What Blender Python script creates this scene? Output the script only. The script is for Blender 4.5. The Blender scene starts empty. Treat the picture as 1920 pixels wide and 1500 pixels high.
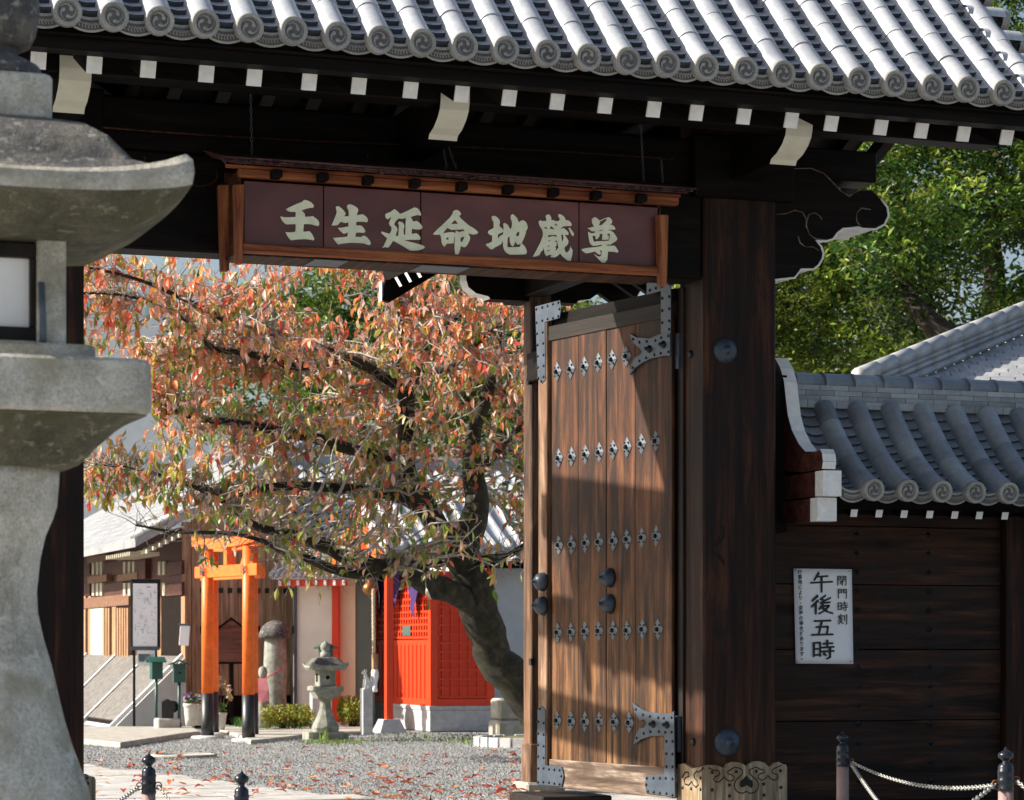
import bpy, bmesh, math, random
from mathutils import Vector, Matrix, noise
R = math.radians
sc = bpy.context.scene
# ---------------------------------------------------------------- camera, sky, sun, exposure
F, CX, HY, TH = 4700., 960., 1215., R(19.9)
CAM = Vector((-7.24, -16.6, 1.25))
FW = Vector((math.sin(TH), math.cos(TH), 0)); RT = Vector((math.cos(TH), -math.sin(TH), 0))
cam = bpy.data.cameras.new('camera'); cam_o = bpy.data.objects.new('camera', cam); sc.collection.objects.link(cam_o)
cam_o.location = CAM; cam_o.rotation_euler = (R(90), 0, -TH)
cam.sensor_width = 36; cam.lens = F/1920*36; cam.shift_y = (HY-750)/1920
cam.clip_start = .1; cam.clip_end = 600
cam.dof.use_dof = True; cam.dof.focus_distance = 17.6; cam.dof.aperture_fstop = 6.0
sc.camera = cam_o
SUN_EL = R(33); SUN_DIR = Vector((-.948, .318, 0)).normalized()*math.cos(SUN_EL) + Vector((0, 0, math.sin(SUN_EL)))
w = bpy.data.worlds.new('World'); sc.world = w; w.use_nodes = True
nt = w.node_tree; sky = nt.nodes.new('ShaderNodeTexSky'); sky.sky_type = 'NISHITA'; sky.sun_disc = False
sky.sun_elevation = SUN_EL; sky.sun_rotation = math.atan2(SUN_DIR.x, SUN_DIR.y)
sky.air_density = 1.1; sky.dust_density = 3.0
nt.links.new(sky.outputs[0], nt.nodes['Background'].inputs[0]); nt.nodes['Background'].inputs[1].default_value = .078
sl = bpy.data.lights.new('sun', 'SUN'); sl.energy = 5.0; sl.angle = R(.53); sl.color = (1, .92, .80)
so = bpy.data.objects.new('sun', sl); sc.collection.objects.link(so)
so.rotation_euler = (-SUN_DIR).to_track_quat('-Z', 'Y').to_euler()
sc.view_settings.view_transform = 'Standard'; sc.view_settings.look = 'None'
sc.view_settings.exposure = .95; sc.view_settings.gamma = 1; sc.view_settings.use_curve_mapping = False
sc.cycles.max_bounces = 6; sc.cycles.use_denoising = True

random.seed(7)
rnd = random.random
def ru(a, b): return a + (b-a)*random.random()
def U(px, py, X=None, Y=None, Z=None, D=None):
    r = FW + RT*((px-CX)/F) + Vector((0, 0, (HY-py)/F))
    if X is not None: t = (X-CAM.x)/r.x
    elif Y is not None: t = (Y-CAM.y)/r.y
    elif Z is not None: t = (Z-CAM.z)/r.z
    else: t = D
    return CAM + r*t
# ---------------------------------------------------------------- object helpers
COL = sc.collection
def tag(o, label=None, cat=None, group=None, kind=None):
    if label: o['label'] = label
    if cat: o['category'] = cat
    if group: o['group'] = group
    if kind: o['kind'] = kind
    return o
def empty(name, loc=(0, 0, 0), rz=0, label=None, cat=None, group=None, parent=None):
    o = bpy.data.objects.new(name, None); COL.objects.link(o); o.location = loc; o.rotation_euler = (0, 0, rz); o.empty_display_size = .1
    if parent: o.parent = parent
    return tag(o, label, cat, group)
def link(name, me, parent=None, M=None):
    o = bpy.data.objects.new(name, me); COL.objects.link(o)
    if parent: o.parent = parent
    if M is not None: o.matrix_basis = M
    return o
def copy_tree(o, parent=None):
    c = o.copy(); COL.objects.link(c)
    if parent: c.parent = parent; c.matrix_parent_inverse = o.matrix_parent_inverse.copy()
    for ch in list(o.children): copy_tree(ch, c)
    return c
def bev(o, wd=.006, seg=1):
    m = o.modifiers.new('bevel', 'BEVEL'); m.width = wd; m.segments = seg; m.limit_method = 'ANGLE'; m.angle_limit = R(40)
    return o
def frame_from(z, up=Vector((0, 0, 1))):
    z = z.normalized(); x = up.cross(z)
    if x.length < 1e-4: x = Vector((1, 0, 0)).cross(z)
    x.normalize(); return x, z.cross(x), z
class MB:
    def __init__(s): s.v = []; s.f = []; s.m = []; s.sm = []
    def add(s, vs, fs, mi=0, sm=False, M=None):
        b = len(s.v); s.v += [tuple(M @ Vector(v)) if M is not None else tuple(v) for v in vs]
        s.f += [tuple(i+b for i in f) for f in fs]; s.m += [mi]*len(fs); s.sm += [sm]*len(fs); return s
    def box(s, x0, x1, y0, y1, z0, z1, mi=0, M=None):
        vs = [(x, y, z) for z in (z0, z1) for y in (y0, y1) for x in (x0, x1)]
        return s.add(vs, [(0, 2, 3, 1), (4, 5, 7, 6), (0, 1, 5, 4), (2, 6, 7, 3), (0, 4, 6, 2), (1, 3, 7, 5)], mi, False, M)
    def tube(s, pts, rad, n=8, mi=0, cap=True, sm=True, M=None):
        pts = [Vector(p) for p in pts]
        if not hasattr(rad, '__len__'): rad = [rad]*len(pts)
        vs = []; fs = []; xa = None
        for i, p in enumerate(pts):
            d = (pts[min(i+1, len(pts)-1)] - pts[max(i-1, 0)])
            if d.length < 1e-7: d = Vector((0, 0, 1))
            d.normalize()
            if xa is None: xa = frame_from(d, Vector((0, 0, 1)) if abs(d.z) < .9 else Vector((1, 0, 0)))[0]
            xa = xa - d*xa.dot(d)
            xa = xa.normalized() if xa.length > 1e-5 else frame_from(d)[0]
            ya = d.cross(xa)
            for k in range(n):
                a = 2*math.pi*k/n; vs.append(p + (xa*math.cos(a)+ya*math.sin(a))*rad[i])
        for i in range(len(pts)-1):
            for k in range(n):
                a = i*n+k; b = i*n+(k+1) % n; fs.append((a, b, b+n, a+n))
        if cap: fs.append(tuple(range(n-1, -1, -1))); fs.append(tuple(range((len(pts)-1)*n, len(pts)*n)))
        return s.add(vs, fs, mi, sm, M)
    def lathe(s, prof, n=24, mi=0, sm=True, M=None, rot=0):
        vs = [(r*math.cos(2*math.pi*k/n+rot), r*math.sin(2*math.pi*k/n+rot), z) for r, z in prof for k in range(n)]
        fs = [(i*n+k, i*n+(k+1) % n, (i+1)*n+(k+1) % n, (i+1)*n+k) for i in range(len(prof)-1) for k in range(n)]
        fs += [tuple(range(n-1, -1, -1)), tuple(range((len(prof)-1)*n, len(prof)*n))]
        return s.add(vs, fs, mi, sm, M)
    def sq(s, prof, mi=0, sm=False, M=None, c=.06, n=4):     # square (n-gon) loft with chamfered corners: prof = (half width, z)
        ring = []
        for k in range(n):
            a = 2*math.pi*k/n + math.pi/n
            for q in (-1, 1): ring.append((a, q))
        vs = []
        for r, z in prof:
            Rr = r/math.cos(math.pi/n); cc = min(c, r*.4)
            for a, q in ring:
                x = Rr*math.cos(a) - q*math.sin(a)*cc*.7 - math.cos(a)*cc*.7; y = Rr*math.sin(a) + q*math.cos(a)*cc*.7 - math.sin(a)*cc*.7
                vs.append((x, y, z))
        m = 2*n
        fs = [(i*m+k, i*m+(k+1) % m, (i+1)*m+(k+1) % m, (i+1)*m+k) for i in range(len(prof)-1) for k in range(m)]
        fs += [tuple(range(m-1, -1, -1)), tuple(range((len(prof)-1)*m, len(prof)*m))]
        return s.add(vs, fs, mi, sm, M)
    def prism(s, poly, O, A, B, N, t, mi=0, side=None):       # polygon (a,b) in plane O+aA+bB, thickened by t along N
        area = sum(poly[i][0]*poly[(i+1) % len(poly)][1]-poly[(i+1) % len(poly)][0]*poly[i][1] for i in range(len(poly)))
        if area < 0: poly = poly[::-1]
        n = len(poly); O = Vector(O); A = Vector(A); B = Vector(B); N = Vector(N)
        vs = [O+A*a+B*b for a, b in poly]+[O+A*a+B*b+N*t for a, b in poly]
        flip = A.cross(B).dot(N)*t < 0
        caps = [tuple(range(n-1, -1, -1)), tuple(range(n, 2*n))]
        sides = [(i, (i+1) % n, n+(i+1) % n, n+i) for i in range(n)]
        if flip: caps = [c[::-1] for c in caps]; sides = [c[::-1] for c in sides]
        s.add(vs, caps, mi); b = len(s.v)-2*n
        s.f += [tuple(i+b for i in f) for f in sides]; s.m += [mi if side is None else side]*n; s.sm += [False]*n
        return s
    def mesh(s, name, mats):
        me = bpy.data.meshes.new(name); me.from_pydata(s.v, [], s.f)
        for m in (mats if isinstance(mats, (list, tuple)) else [mats]): me.materials.append(m)
        me.polygons.foreach_set('material_index', s.m); me.polygons.foreach_set('use_smooth', s.sm); me.update()
        return me
    def build(s, name, mats, parent=None, M=None): return link(name, s.mesh(name, mats), parent, M)
def box(name, mat, x0, x1, y0, y1, z0, z1, parent=None, bv=0, M=None):
    cx, cy, cz = (x0+x1)/2, (y0+y1)/2, (z0+z1)/2
    o = MB().box(x0-cx, x1-cx, y0-cy, y1-cy, z0-cz, z1-cz).build(name, mat, parent)
    T = Matrix.Translation((cx, cy, cz)); o.matrix_basis = (M @ T) if M is not None else T
    if bv: bev(o, bv)
    return o
def TR(x, y, z, rz=0): return Matrix.Translation((x, y, z)) @ Matrix.Rotation(rz, 4, 'Z')
# ---------------------------------------------------------------- materials
class NT:
    def __init__(s, name):
        s.m = bpy.data.materials.new(name); s.m.use_nodes = True; s.t = s.m.node_tree; s.b = s.t.nodes['Principled BSDF']; s.c = s.n('TexCoord')
    def n(s, typ, **k):
        nd = s.t.nodes.new('ShaderNode'+typ)
        for a, b in k.items(): setattr(nd, a, b)
        return nd
    def l(s, a, b): s.t.links.new(a, b)
    def mapped(s, scale, rand=0, src='Object', rot=None):
        mp = s.n('Mapping'); mp.inputs['Scale'].default_value = scale if hasattr(scale, '__len__') else (scale,)*3
        if rot: mp.inputs['Rotation'].default_value = rot
        s.l(s.c.outputs[src], mp.inputs['Vector'])
        if rand:
            oi = s.n('ObjectInfo'); mu = s.n('Math', operation='MULTIPLY'); mu.inputs[1].default_value = rand
            s.l(oi.outputs['Random'], mu.inputs[0]); ad = s.n('VectorMath', operation='ADD'); s.l(mp.outputs[0], ad.inputs[0]); s.l(mu.outputs[0], ad.inputs[1])
            return ad.outputs[0]
        return mp.outputs[0]
    def noise(s, vec, scale=1, detail=6, rough=.6, dist=0):
        n = s.n('TexNoise'); n.inputs['Scale'].default_value = scale; n.inputs['Detail'].default_value = detail
        n.inputs['Roughness'].default_value = rough; n.inputs['Distortion'].default_value = dist; s.l(vec, n.inputs['Vector']); return n.outputs['Fac']
    def ramp(s, fac, stops):
        r = s.n('ValToRGB'); e = r.color_ramp.elements
        while len(e) < len(stops): e.new(.5)
        for i, (p, c) in enumerate(stops): e[i].position = p; e[i].color = tuple(c)+(1,) if len(c) == 3 else c
        s.l(fac, r.inputs[0]); return r.outputs[0]
    def mix(s, fac, a, b, mode='MIX'):
        m = s.n('Mix', data_type='RGBA', blend_type=mode)
        for i, x in ((0, fac), (6, a), (7, b)):
            if hasattr(x, 'type') or hasattr(x, 'is_linked'): s.l(x, m.inputs[i])
            elif i == 0: m.inputs[0].default_value = x
            else: m.inputs[i].default_value = tuple(x)+(1,)
        return m.outputs[2]
    def bump(s, h, st=.3, dist=.01):
        b = s.n('Bump'); b.inputs['Strength'].default_value = st; b.inputs['Distance'].default_value = dist; s.l(h, b.inputs['Height']); s.l(b.outputs[0], s.b.inputs['Normal'])
    def col(s, c):
        if hasattr(c, 'is_linked'): s.l(c, s.b.inputs['Base Color'])
        else: s.b.inputs['Base Color'].default_value = tuple(c)+(1,)
    def rough(s, r, metal=0, spec=None):
        s.b.inputs['Roughness'].default_value = r; s.b.inputs['Metallic'].default_value = metal
        if spec is not None: s.b.inputs['Specular IOR Level'].default_value = spec
        return s.m
def wood(name, dark, mid, light, axis='Z', sc_=1., wear=None, rough=.62, zmix=None, bumpst=.5, spec=.3):
    t = NT(name); st = {'X': (1.1, 16, 16), 'Y': (16, 1.1, 16), 'Z': (16, 16, 1.1)}[axis]
    v = t.mapped([a*sc_ for a in st], 37)
    g = t.noise(v, 1, 8, .62, .6); c = t.ramp(g, [(.36, dark), (.5, mid), (.66, light)])
    fine = t.noise(t.mapped([a*sc_*7 if a > 2 else a*3 for a in st], 11), 1, 4, .7)
    c = t.mix(.55, c, t.ramp(fine, [(.35, (.45, .45, .45)), (.6, (1, 1, 1))]), 'MULTIPLY')
    if wear:                                                   # weather stains with a shape of their own
        bigv = t.mapped([1.6 if a < 2 else 5 for a in st], 23); sm = t.ramp(t.noise(bigv, 1, 6, .65, .8), [(.44, (0, 0, 0)), (.62, (1, 1, 1))])
        c = t.mix(sm, c, t.mix(.75, c, wear))
    if zmix:                                                   # (colour ramp dark/mid/light for the rain-bleached foot of a board, z0, z1)
        geo = t.n('NewGeometry'); sp = t.n('SeparateXYZ'); t.l(geo.outputs['Position'], sp.inputs[0])
        ad = t.n('Math', operation='MULTIPLY_ADD'); t.l(g, ad.inputs[0]); ad.inputs[1].default_value = zmix[3]; t.l(sp.outputs[2], ad.inputs[2])
        mr = t.n('MapRange'); mr.inputs[1].default_value = zmix[1]; mr.inputs[2].default_value = zmix[2]; t.l(ad.outputs[0], mr.inputs[0])
        c = t.mix(mr.outputs[0], t.mix(.5, t.ramp(g, zmix[0]), t.ramp(fine, [(.35, (.4, .4, .4)), (.6, (1, 1, 1))]), 'MULTIPLY'), c)
    t.col(c); t.bump(fine, bumpst, .004); return t.rough(rough, 0, spec)
def stone(name, base, dark, light, sc_=1., moss=None, rough=.85, bumpst=.5, speck=True, lichen=None):
    t = NT(name); v = t.mapped(sc_, 9)
    c = t.ramp(t.noise(v, 3.2, 8, .65, .3), [(.34, dark), (.5, base), (.68, light)])
    if speck: c = t.mix(.6, c, t.ramp(t.noise(v, 70, 3, .7), [(.32, (.35, .35, .35)), (.5, (.9, .9, .9)), (.68, (1.25, 1.25, 1.25))]), 'MULTIPLY')
    if lichen: c = t.mix(t.ramp(t.noise(v, 13, 5, .75, .4), [(.56, (0, 0, 0)), (.63, (1, 1, 1))]), c, lichen)
    if moss: c = t.mix(t.ramp(t.noise(v, 2.1, 7, .7, .5), [(.5, (0, 0, 0)), (.64, (1, 1, 1))]), c, moss)
    t.col(c); t.bump(t.noise(v, 24, 6, .7), bumpst, .012); return t.rough(rough)
def plain(name, c, rough=.5, metal=0, var=.12, sc_=6, bumpst=.05, spec=None):
    t = NT(name); n = t.noise(t.mapped(sc_, 13), 1, 6, .6)
    t.col(t.ramp(n, [(.3, [x*(1-var*1.6) for x in c]), (.7, [min(1, x*(1+var)) for x in c])])); t.bump(n, bumpst, .01); return t.rough(rough, metal, spec)

M = {}
K1 = [(.3, (.008, .006, .005)), (.5, (.02, .014, .011)), (.72, (.045, .028, .018))]
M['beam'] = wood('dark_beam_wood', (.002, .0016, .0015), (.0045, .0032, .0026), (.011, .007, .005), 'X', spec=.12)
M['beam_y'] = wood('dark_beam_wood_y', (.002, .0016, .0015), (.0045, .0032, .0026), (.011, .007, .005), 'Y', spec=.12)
M['pillar'] = wood('pillar_wood', (.005, .0025, .002), (.022, .008, .0045), (.075, .027, .012), 'Z', .8, (.008, .005, .005),
                   zmix=([(.36, (.02, .008, .004)), (.5, (.10, .038, .015)), (.64, (.29, .125, .055))], -.4, 2.6, 2.6), spec=.2)
M['jamb'] = wood('jamb_wood', (.006, .0045, .004), (.015, .010, .009), (.035, .022, .018), 'Z', .8, (.01, .008, .008))
M['door'] = wood('door_plank_wood', (.009, .0032, .0018), (.070, .022, .0075), (.19, .072, .026), 'Z', .7, (.008, .004, .003),
                 zmix=([(.38, (.010, .005, .003)), (.48, (.115, .048, .016)), (.63, (.44, .24, .095))], .3, 3.2, 2.1))
M['door_edge'] = wood('door_stile_wood', (.07, .035, .02), (.24, .13, .075), (.42, .28, .18), 'Z', .9, (.06, .03, .02))
M['rear_post'] = wood('rear_post_wood', (.03, .015, .01), (.11, .055, .032), (.26, .15, .085), 'Z', .9, (.02, .012, .009),
                      zmix=([(.36, (.06, .03, .018)), (.5, (.24, .12, .06)), (.64, (.42, .26, .15))], .2, 2.6, 1.2))
M['rail'] = wood('bleached_rail_wood', (.05, .03, .02), (.2, .14, .1), (.5, .42, .34), 'X', 1.2, (.06, .035, .025))
M['rail_dark'] = wood('shade_dark_rail_wood', (.005, .0035, .003), (.014, .009, .007), (.035, .021, .015), 'X', 1.)  # dark wood, darkened further to paint the shade on the door's top rail
M['shoe'] = wood('weathered_shoe_wood', (.13, .1, .07), (.34, .28, .19), (.56, .49, .36), 'Z', 1.3, (.2, .12, .06), .8)
M['wallplank'] = wood('wall_plank_wood', (.008, .0045, .003), (.036, .015, .008), (.10, .042, .02), 'X', .8, (.02, .016, .015),
                      zmix=([(.3, (.008, .007, .007)), (.5, (.035, .024, .018)), (.72, (.12, .085, .06))], -.2, .9, 1.6), spec=.2)
M['sign_red'] = wood('sign_cedar', (.10, .025, .01), (.24, .07, .025), (.42, .15, .055), 'X', 1.2)
M['sign_red_z'] = wood('sign_cedar_upright', (.12, .03, .012), (.28, .085, .03), (.48, .19, .07), 'Z', 1.2)
M['sign_bark'] = wood('sign_roof_board', (.02, .01, .01), (.07, .03, .028), (.13, .065, .06), 'X', 1.5)
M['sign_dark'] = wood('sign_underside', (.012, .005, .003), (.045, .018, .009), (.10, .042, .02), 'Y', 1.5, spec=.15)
t = NT('maroon_sign_panel'); n = t.noise(t.mapped((1.2, 1.2, 2.5), 5), 1, 5)
t.col(t.ramp(n, [(.3, (.075, .022, .02)), (.55, (.12, .036, .031)), (.75, (.19, .066, .058))])); M['maroon'] = t.rough(.38)
M['gold'] = plain('pale_green_lettering', (.80, .83, .62), .5, 0, .08, 12)
M['white'] = plain('white_lime_paint', (.79, .80, .78), .75, 0, .09, 14, .08)
M['cream'] = plain('cream_lime_paint', (.66, .65, .53), .7, 0, .06, 7, .03)
M['iron_boss'] = plain('blue_black_boss_iron', (.045, .062, .085), .4, .4, .3, 9, .15)
M['iron'] = plain('blue_grey_iron', (.062, .085, .12), .42, .3, .2, 9, .15)
M['iron_dark'] = plain('dark_iron', (.02, .025, .032), .35, .6, .3, 15, .1)
M['iron_grey'] = plain('grey_stud_iron', (.095, .12, .15), .5, .2, .2, 22, .2)  # lighter grey iron for studs and small fittings
M['nail'] = plain('black_nail', (.012, .013, .016), .4, .5, .2, 30)
def tilemat(name, a, b, c):
    t = NT(name); v = t.mapped(2.2, 17); n = t.noise(v, 1, 7, .6, .3)
    cc = t.ramp(n, [(.3, a), (.52, b), (.72, c)]); cc = t.mix(.35, cc, t.ramp(t.noise(v, 12, 4, .7), [(.35, (.6, .6, .6)), (.55, (1.05, 1.05, 1.05))]), 'MULTIPLY')
    oi = t.n('ObjectInfo'); cc = t.mix(.5, cc, t.ramp(oi.outputs['Random'], [(0, (.66, .66, .68)), (.5, (.95, .95, .95)), (1, (1.12, 1.12, 1.08))]), 'MULTIPLY')
    t.col(cc); t.bump(t.noise(v, 9, 5, .6), .1, .006); return t.rough(.42, .12, .55)
M['tile'] = tilemat('silver_grey_tile', (.33, .35, .39), (.45, .47, .505), (.56, .575, .60))
M['tile_dark'] = tilemat('slate_grey_tile', (.17, .19, .215), (.255, .28, .31), (.34, .37, .40))
M['tile_far'] = tilemat('dull_grey_tile', (.26, .27, .29), (.36, .37, .385), (.46, .46, .46))
M['tile_edge'] = plain('tile_edge', (.05, .055, .065), .6, 0, .2, 14)
M['tile_face'] = stone('tile_end_face', (.30, .30, .28), (.22, .22, .21), (.38, .37, .34), 2, None, .6, .1)
M['tile_rec'] = plain('tile_emblem_recess', (.10, .10, .105), .6, 0, .25, 20, .2)
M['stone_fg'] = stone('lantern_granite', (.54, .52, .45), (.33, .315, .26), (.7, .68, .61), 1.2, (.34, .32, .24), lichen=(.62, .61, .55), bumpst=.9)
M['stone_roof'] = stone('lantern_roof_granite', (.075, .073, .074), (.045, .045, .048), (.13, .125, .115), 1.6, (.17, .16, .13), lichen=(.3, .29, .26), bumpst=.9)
M['stone_moss_shade'] = stone('mossy_shaded_granite', (.10, .095, .062), (.05, .048, .03), (.17, .16, .11), 1.4, (.07, .075, .035), lichen=(.22, .21, .15))  # moss tone, also holding the shade of the downward faces in its colour
M['stone_bg'] = stone('grey_green_granite', (.30, .31, .27), (.17, .18, .155), (.42, .42, .37), 3, (.2, .21, .15))
M['granite'] = stone('pale_granite', (.5, .51, .52), (.42, .43, .44), (.6, .6, .6), 4, None, .7, .15)
M['pave'] = stone('paving_stone', (.46, .45, .43), (.36, .355, .34), (.56, .55, .52), 1.2, None, .8, .2)
M['kerb'] = stone('kerb_stone', (.42, .41, .37), (.3, .29, .26), (.52, .5, .46), 2, (.3, .29, .22), .85, .3)
M['vermilion'] = plain('vermilion_paint', (.74, .05, .008), .45, 0, .05, 5)
M['orange'] = plain('orange_torii_paint', (.88, .155, .010), .5, 0, .12, 9, .08)
M['black_paint'] = plain('black_paint', (.02, .022, .026), .4, 0, .3, 6)
M['plaster'] = plain('pale_plaster', (.92, .90, .78), .85, 0, .05, 3)
M['plaster_grey'] = plain('grey_plaster', (.86, .85, .83), .85, 0, .05, 3)
M['tan'] = plain('tan_plaster', (.84, .77, .53), .85, 0, .05, 3)
M['concrete'] = plain('pale_concrete', (.52, .53, .52), .8, 0, .06, 4)
M['glass'] = plain('green_glass', (.10, .16, .145), .15, 0, .1, 2, .0, .6)
M['glass_pale'] = plain('pale_green_glass', (.42, .62, .58), .2, 0, .05, 2, .0, .6)
M['purple'] = plain('purple_cloth', (.035, .012, .11), .8, 0, .2, 8)
M['brass'] = plain('old_brass', (.32, .13, .04), .4, .7, .3, 10)
M['rope'] = plain('straw_rope', (.6, .5, .36), .9, 0, .2, 40)
M['green_paint'] = plain('dark_green_paint', (.015, .085, .07), .45, 0, .1, 6)
M['pink'] = plain('pink_cloth', (.75, .28, .32), .9, 0, .1, 10)
M['red_cord'] = plain('red_cord', (.55, .03, .06), .8)
M['pot'] = plain('white_clay_pot', (.62, .6, .55), .7, 0, .12, 9)
M['paper'] = plain('white_paper_board', (.93, .94, .95), .6, 0, .03, 5)
M['ink'] = plain('black_ink', (.012, .012, .014), .6)
M['ink_grey'] = plain('grey_print', (.25, .3, .32), .7)
M['board_brown'] = wood('redbrown_board', (.12, .035, .025), (.2, .07, .05), (.28, .11, .08), 'X')
M['bollard'] = plain('mauve_brown_post_paint', (.26, .175, .165), .6, 0, .08, 9)
M['bollard_cap'] = plain('black_enamel_cap', (.016, .02, .03), .25, .2, .3, 12, .1)
M['chain'] = plain('galvanised_chain', (.42, .42, .4), .45, .6, .25, 60)
M['rust'] = plain('rusty_ring', (.25, .09, .03), .7, .3, .4, 60)
M['museum'] = wood('museum_cedar', (.30, .15, .08), (.42, .24, .13), (.52, .33, .19), 'Z', 1.)
M['museum_red'] = wood('museum_red_cedar', (.045, .013, .009), (.08, .024, .016), (.13, .045, .03), 'X', 1.)  # red cedar, darkened to paint the eave shade on the hall panels
M['museum_band'] = wood('museum_band', (.15, .07, .04), (.22, .11, .065), (.3, .17, .1), 'X', 1.)
M['museum_slat'] = plain('pale_cedar_slat', (.5, .46, .35), .7)
M['deck'] = wood('grey_deck_board', (.13, .12, .11), (.215, .20, .185), (.33, .31, .29), 'X', 1.)
M['fence_wood'] = wood('fence_cedar', (.24, .14, .08), (.42, .27, .165), (.56, .39, .26), 'Z', 1.)
M['darkvoid'] = plain('dark_timber_and_recess_shade', (.012, .008, .007), .9, 0, .2, 6, .05, .1)  # dark timber; also painted in for the shade in recesses and gaps
M['red_deep'] = plain('red_gap_shade', (.3, .02, .008), .6)  # darkened vermilion that paints the shade between the shrine slats
M['bark'] = stone('cherry_bark', (.024, .020, .013), (.008, .007, .005), (.07, .06, .04), 3, (.028, .038, .008), .9, 1., False)
M['bark_grey'] = stone('grey_branch_bark', (.30, .27, .24), (.13, .11, .10), (.5, .46, .42), 8, None, .85, .6, False)  # pale grey bark of the thin twigs
M['camphor_bark'] = stone('camphor_bark', (.035, .025, .017), (.014, .01, .007), (.075, .058, .04), 3, None, .9, 1., False)
M['azalea_bark'] = M['bark']
def leafmat(name, trans=.35, rough=.45, spec=.5):
    t = NT(name); a = t.n('Attribute', attribute_name='col'); tr = t.n('BsdfTranslucent'); mx = t.n('MixShader'); out = [x for x in t.t.nodes if x.type == 'OUTPUT_MATERIAL'][0]
    t.l(a.outputs['Color'], t.b.inputs['Base Color']); t.l(a.outputs['Color'], tr.inputs[0]); mx.inputs[0].default_value = trans
    t.l(t.b.outputs[0], mx.inputs[1]); t.l(tr.outputs[0], mx.inputs[2]); t.l(mx.outputs[0], out.inputs[0]); return t.rough(rough, 0, spec)
M['leaf'] = leafmat('cherry_leaf', .42, .38, .6); M['gleaf'] = leafmat('evergreen_leaf', .3, .42, .35)
M['fallen'] = leafmat('fallen_leaf_skin', .15, .6)
WORLD = {}
_link = link
def link(name, me, parent=None, M=None):
    o = _link(name, me, parent, M)
    if parent is not None and parent.name in WORLD: o.matrix_parent_inverse = WORLD[parent.name]
    return o
def wthing(name, loc, label, cat, group=None):     # a thing whose parts are given in world coordinates
    o = empty(name, loc, 0, label, cat, group); WORLD[o.name] = Matrix.Translation(-Vector(loc)); return o
def interp(tab, x):
    for (a, b), (c, d) in zip(tab, tab[1:]):
        if x <= c: return b+(d-b)*(x-a)/(c-a)
    return tab[-1][1]
# ================================================================ ground
def sheet(name, x0, x1, y0, y1, z, mat, nx=1, ny=1):
    b = MB(); b.add([(x, y, z) for y in (y0, y1) for x in (x0, x1)], [(0, 1, 3, 2)]); return tag(b.build(name, mat), kind='structure')
t = NT('street_ground'); v = t.mapped(1.5, 0)
t.col(t.mix(.6, t.ramp(t.noise(v, 1, 7), [(.35, (.26, .255, .25)), (.65, (.36, .35, .34))]), t.ramp(t.noise(v, 60, 3), [(.35, (.6, .6, .6)), (.65, (1.2, 1.2, 1.2))]), 'MULTIPLY')); t.bump(t.noise(v, 60, 3), .4, .01); M['street'] = t.rough(.85)
sheet('ground', -300, 300, -150, 450, -.02, M['street'])
t = NT('gravel_courtyard'); vo = t.n('TexVoronoi'); vo.inputs['Scale'].default_value = 38; t.l(t.mapped(1, 0), vo.inputs['Vector'])
cc = t.mix(.75, t.ramp(t.noise(t.mapped(1, 0), .5, 5), [(.35, (.20, .21, .21)), (.65, (.29, .295, .285))]), vo.outputs['Color'], 'OVERLAY')
hs = t.n('HueSaturation'); hs.inputs['Saturation'].default_value = .05; t.l(cc, hs.inputs['Color']); cc = t.mix(.6, hs.outputs[0], t.ramp(vo.outputs['Distance'], [(.2, (1.15, 1.15, 1.15)), (.75, (.35, .35, .36))]), 'MULTIPLY')
gm = t.ramp(t.noise(t.mapped((1, 1, 1), 0), .55, 6, .7), [(.52, (0, 0, 0)), (.68, (1, 1, 1))]); geo = t.n('NewGeometry'); sp = t.n('SeparateXYZ'); t.l(geo.outputs['Position'], sp.inputs[0])
mr = t.n('MapRange'); mr.inputs[1].default_value = 11; mr.inputs[2].default_value = 15; t.l(sp.outputs[1], mr.inputs[0]); mm = t.n('Math', operation='MULTIPLY'); t.l(gm, mm.inputs[0]); t.l(mr.outputs[0], mm.inputs[1])
m2 = t.n('Math', operation='MULTIPLY'); t.l(mm.outputs[0], m2.inputs[0]); m2.inputs[1].default_value = .55
t.col(t.mix(m2.outputs[0], cc, (.2, .27, .09))); t.bump(vo.outputs['Distance'], .9, -.02); M['gravel'] = t.rough(.85)
sheet('gravel_ground', -12, 45, 3.2, 60, -.008, M['gravel'])

# ================================================================ GATE
gate = wthing('temple_gate', (-2.1, -.15, 0), 'large dark timber temple gate with a silver grey tiled roof and one open plank door', 'gate')
P1, P0 = (.075, .645), (-4.886, -4.316)
# ---- pillars
def pillar(x0, x1):
    p = box('pillar', M['pillar'], x0, x1, -.375, .05, 0, 5.2, gate, .015); return p
pl = pillar(*P1)
cx, cz = .36, 2.6
def pchild(name, b, mats, parent, off):
    me = b.mesh(name, mats); o = _link(name, me, parent); o.matrix_basis = Matrix.Translation(-Vector(off)); return o
poff = (.36, -.1625, 2.6)
def cr(x, y, Y=None, X=None): return U(1260+x/8, 1400+y/8, Y=Y, X=X)
b = MB(); top = [(508, 300), (545, 275), (650, 275), (740, 310), (790, 318), (830, 250), (900, 225), (1000, 235), (1070, 265), (1110, 302), (1150, 265), (1200, 225), (1290, 215), (1380, 240), (1440, 305), (1480, 288), (1530, 240), (1600, 230), (1650, 260), (1700, 270), (1716, 310)]
P = [cr(x, y, Y=-.4) for x, y in top]; poly = [(p.x, p.z) for p in P]; poly[0] = (.0452, poly[0][1]); poly = [(poly[0][0], 0)]+poly+[(poly[-1][0], 0)]
b.prism(poly, (0, -.412, 0), (1, 0, 0), (0, 0, 1), (0, 1, 0), .036)
top = [(110, 270), (200, 250), (270, 290), (330, 330), (400, 310), (470, 300), (500, 300)]
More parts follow.
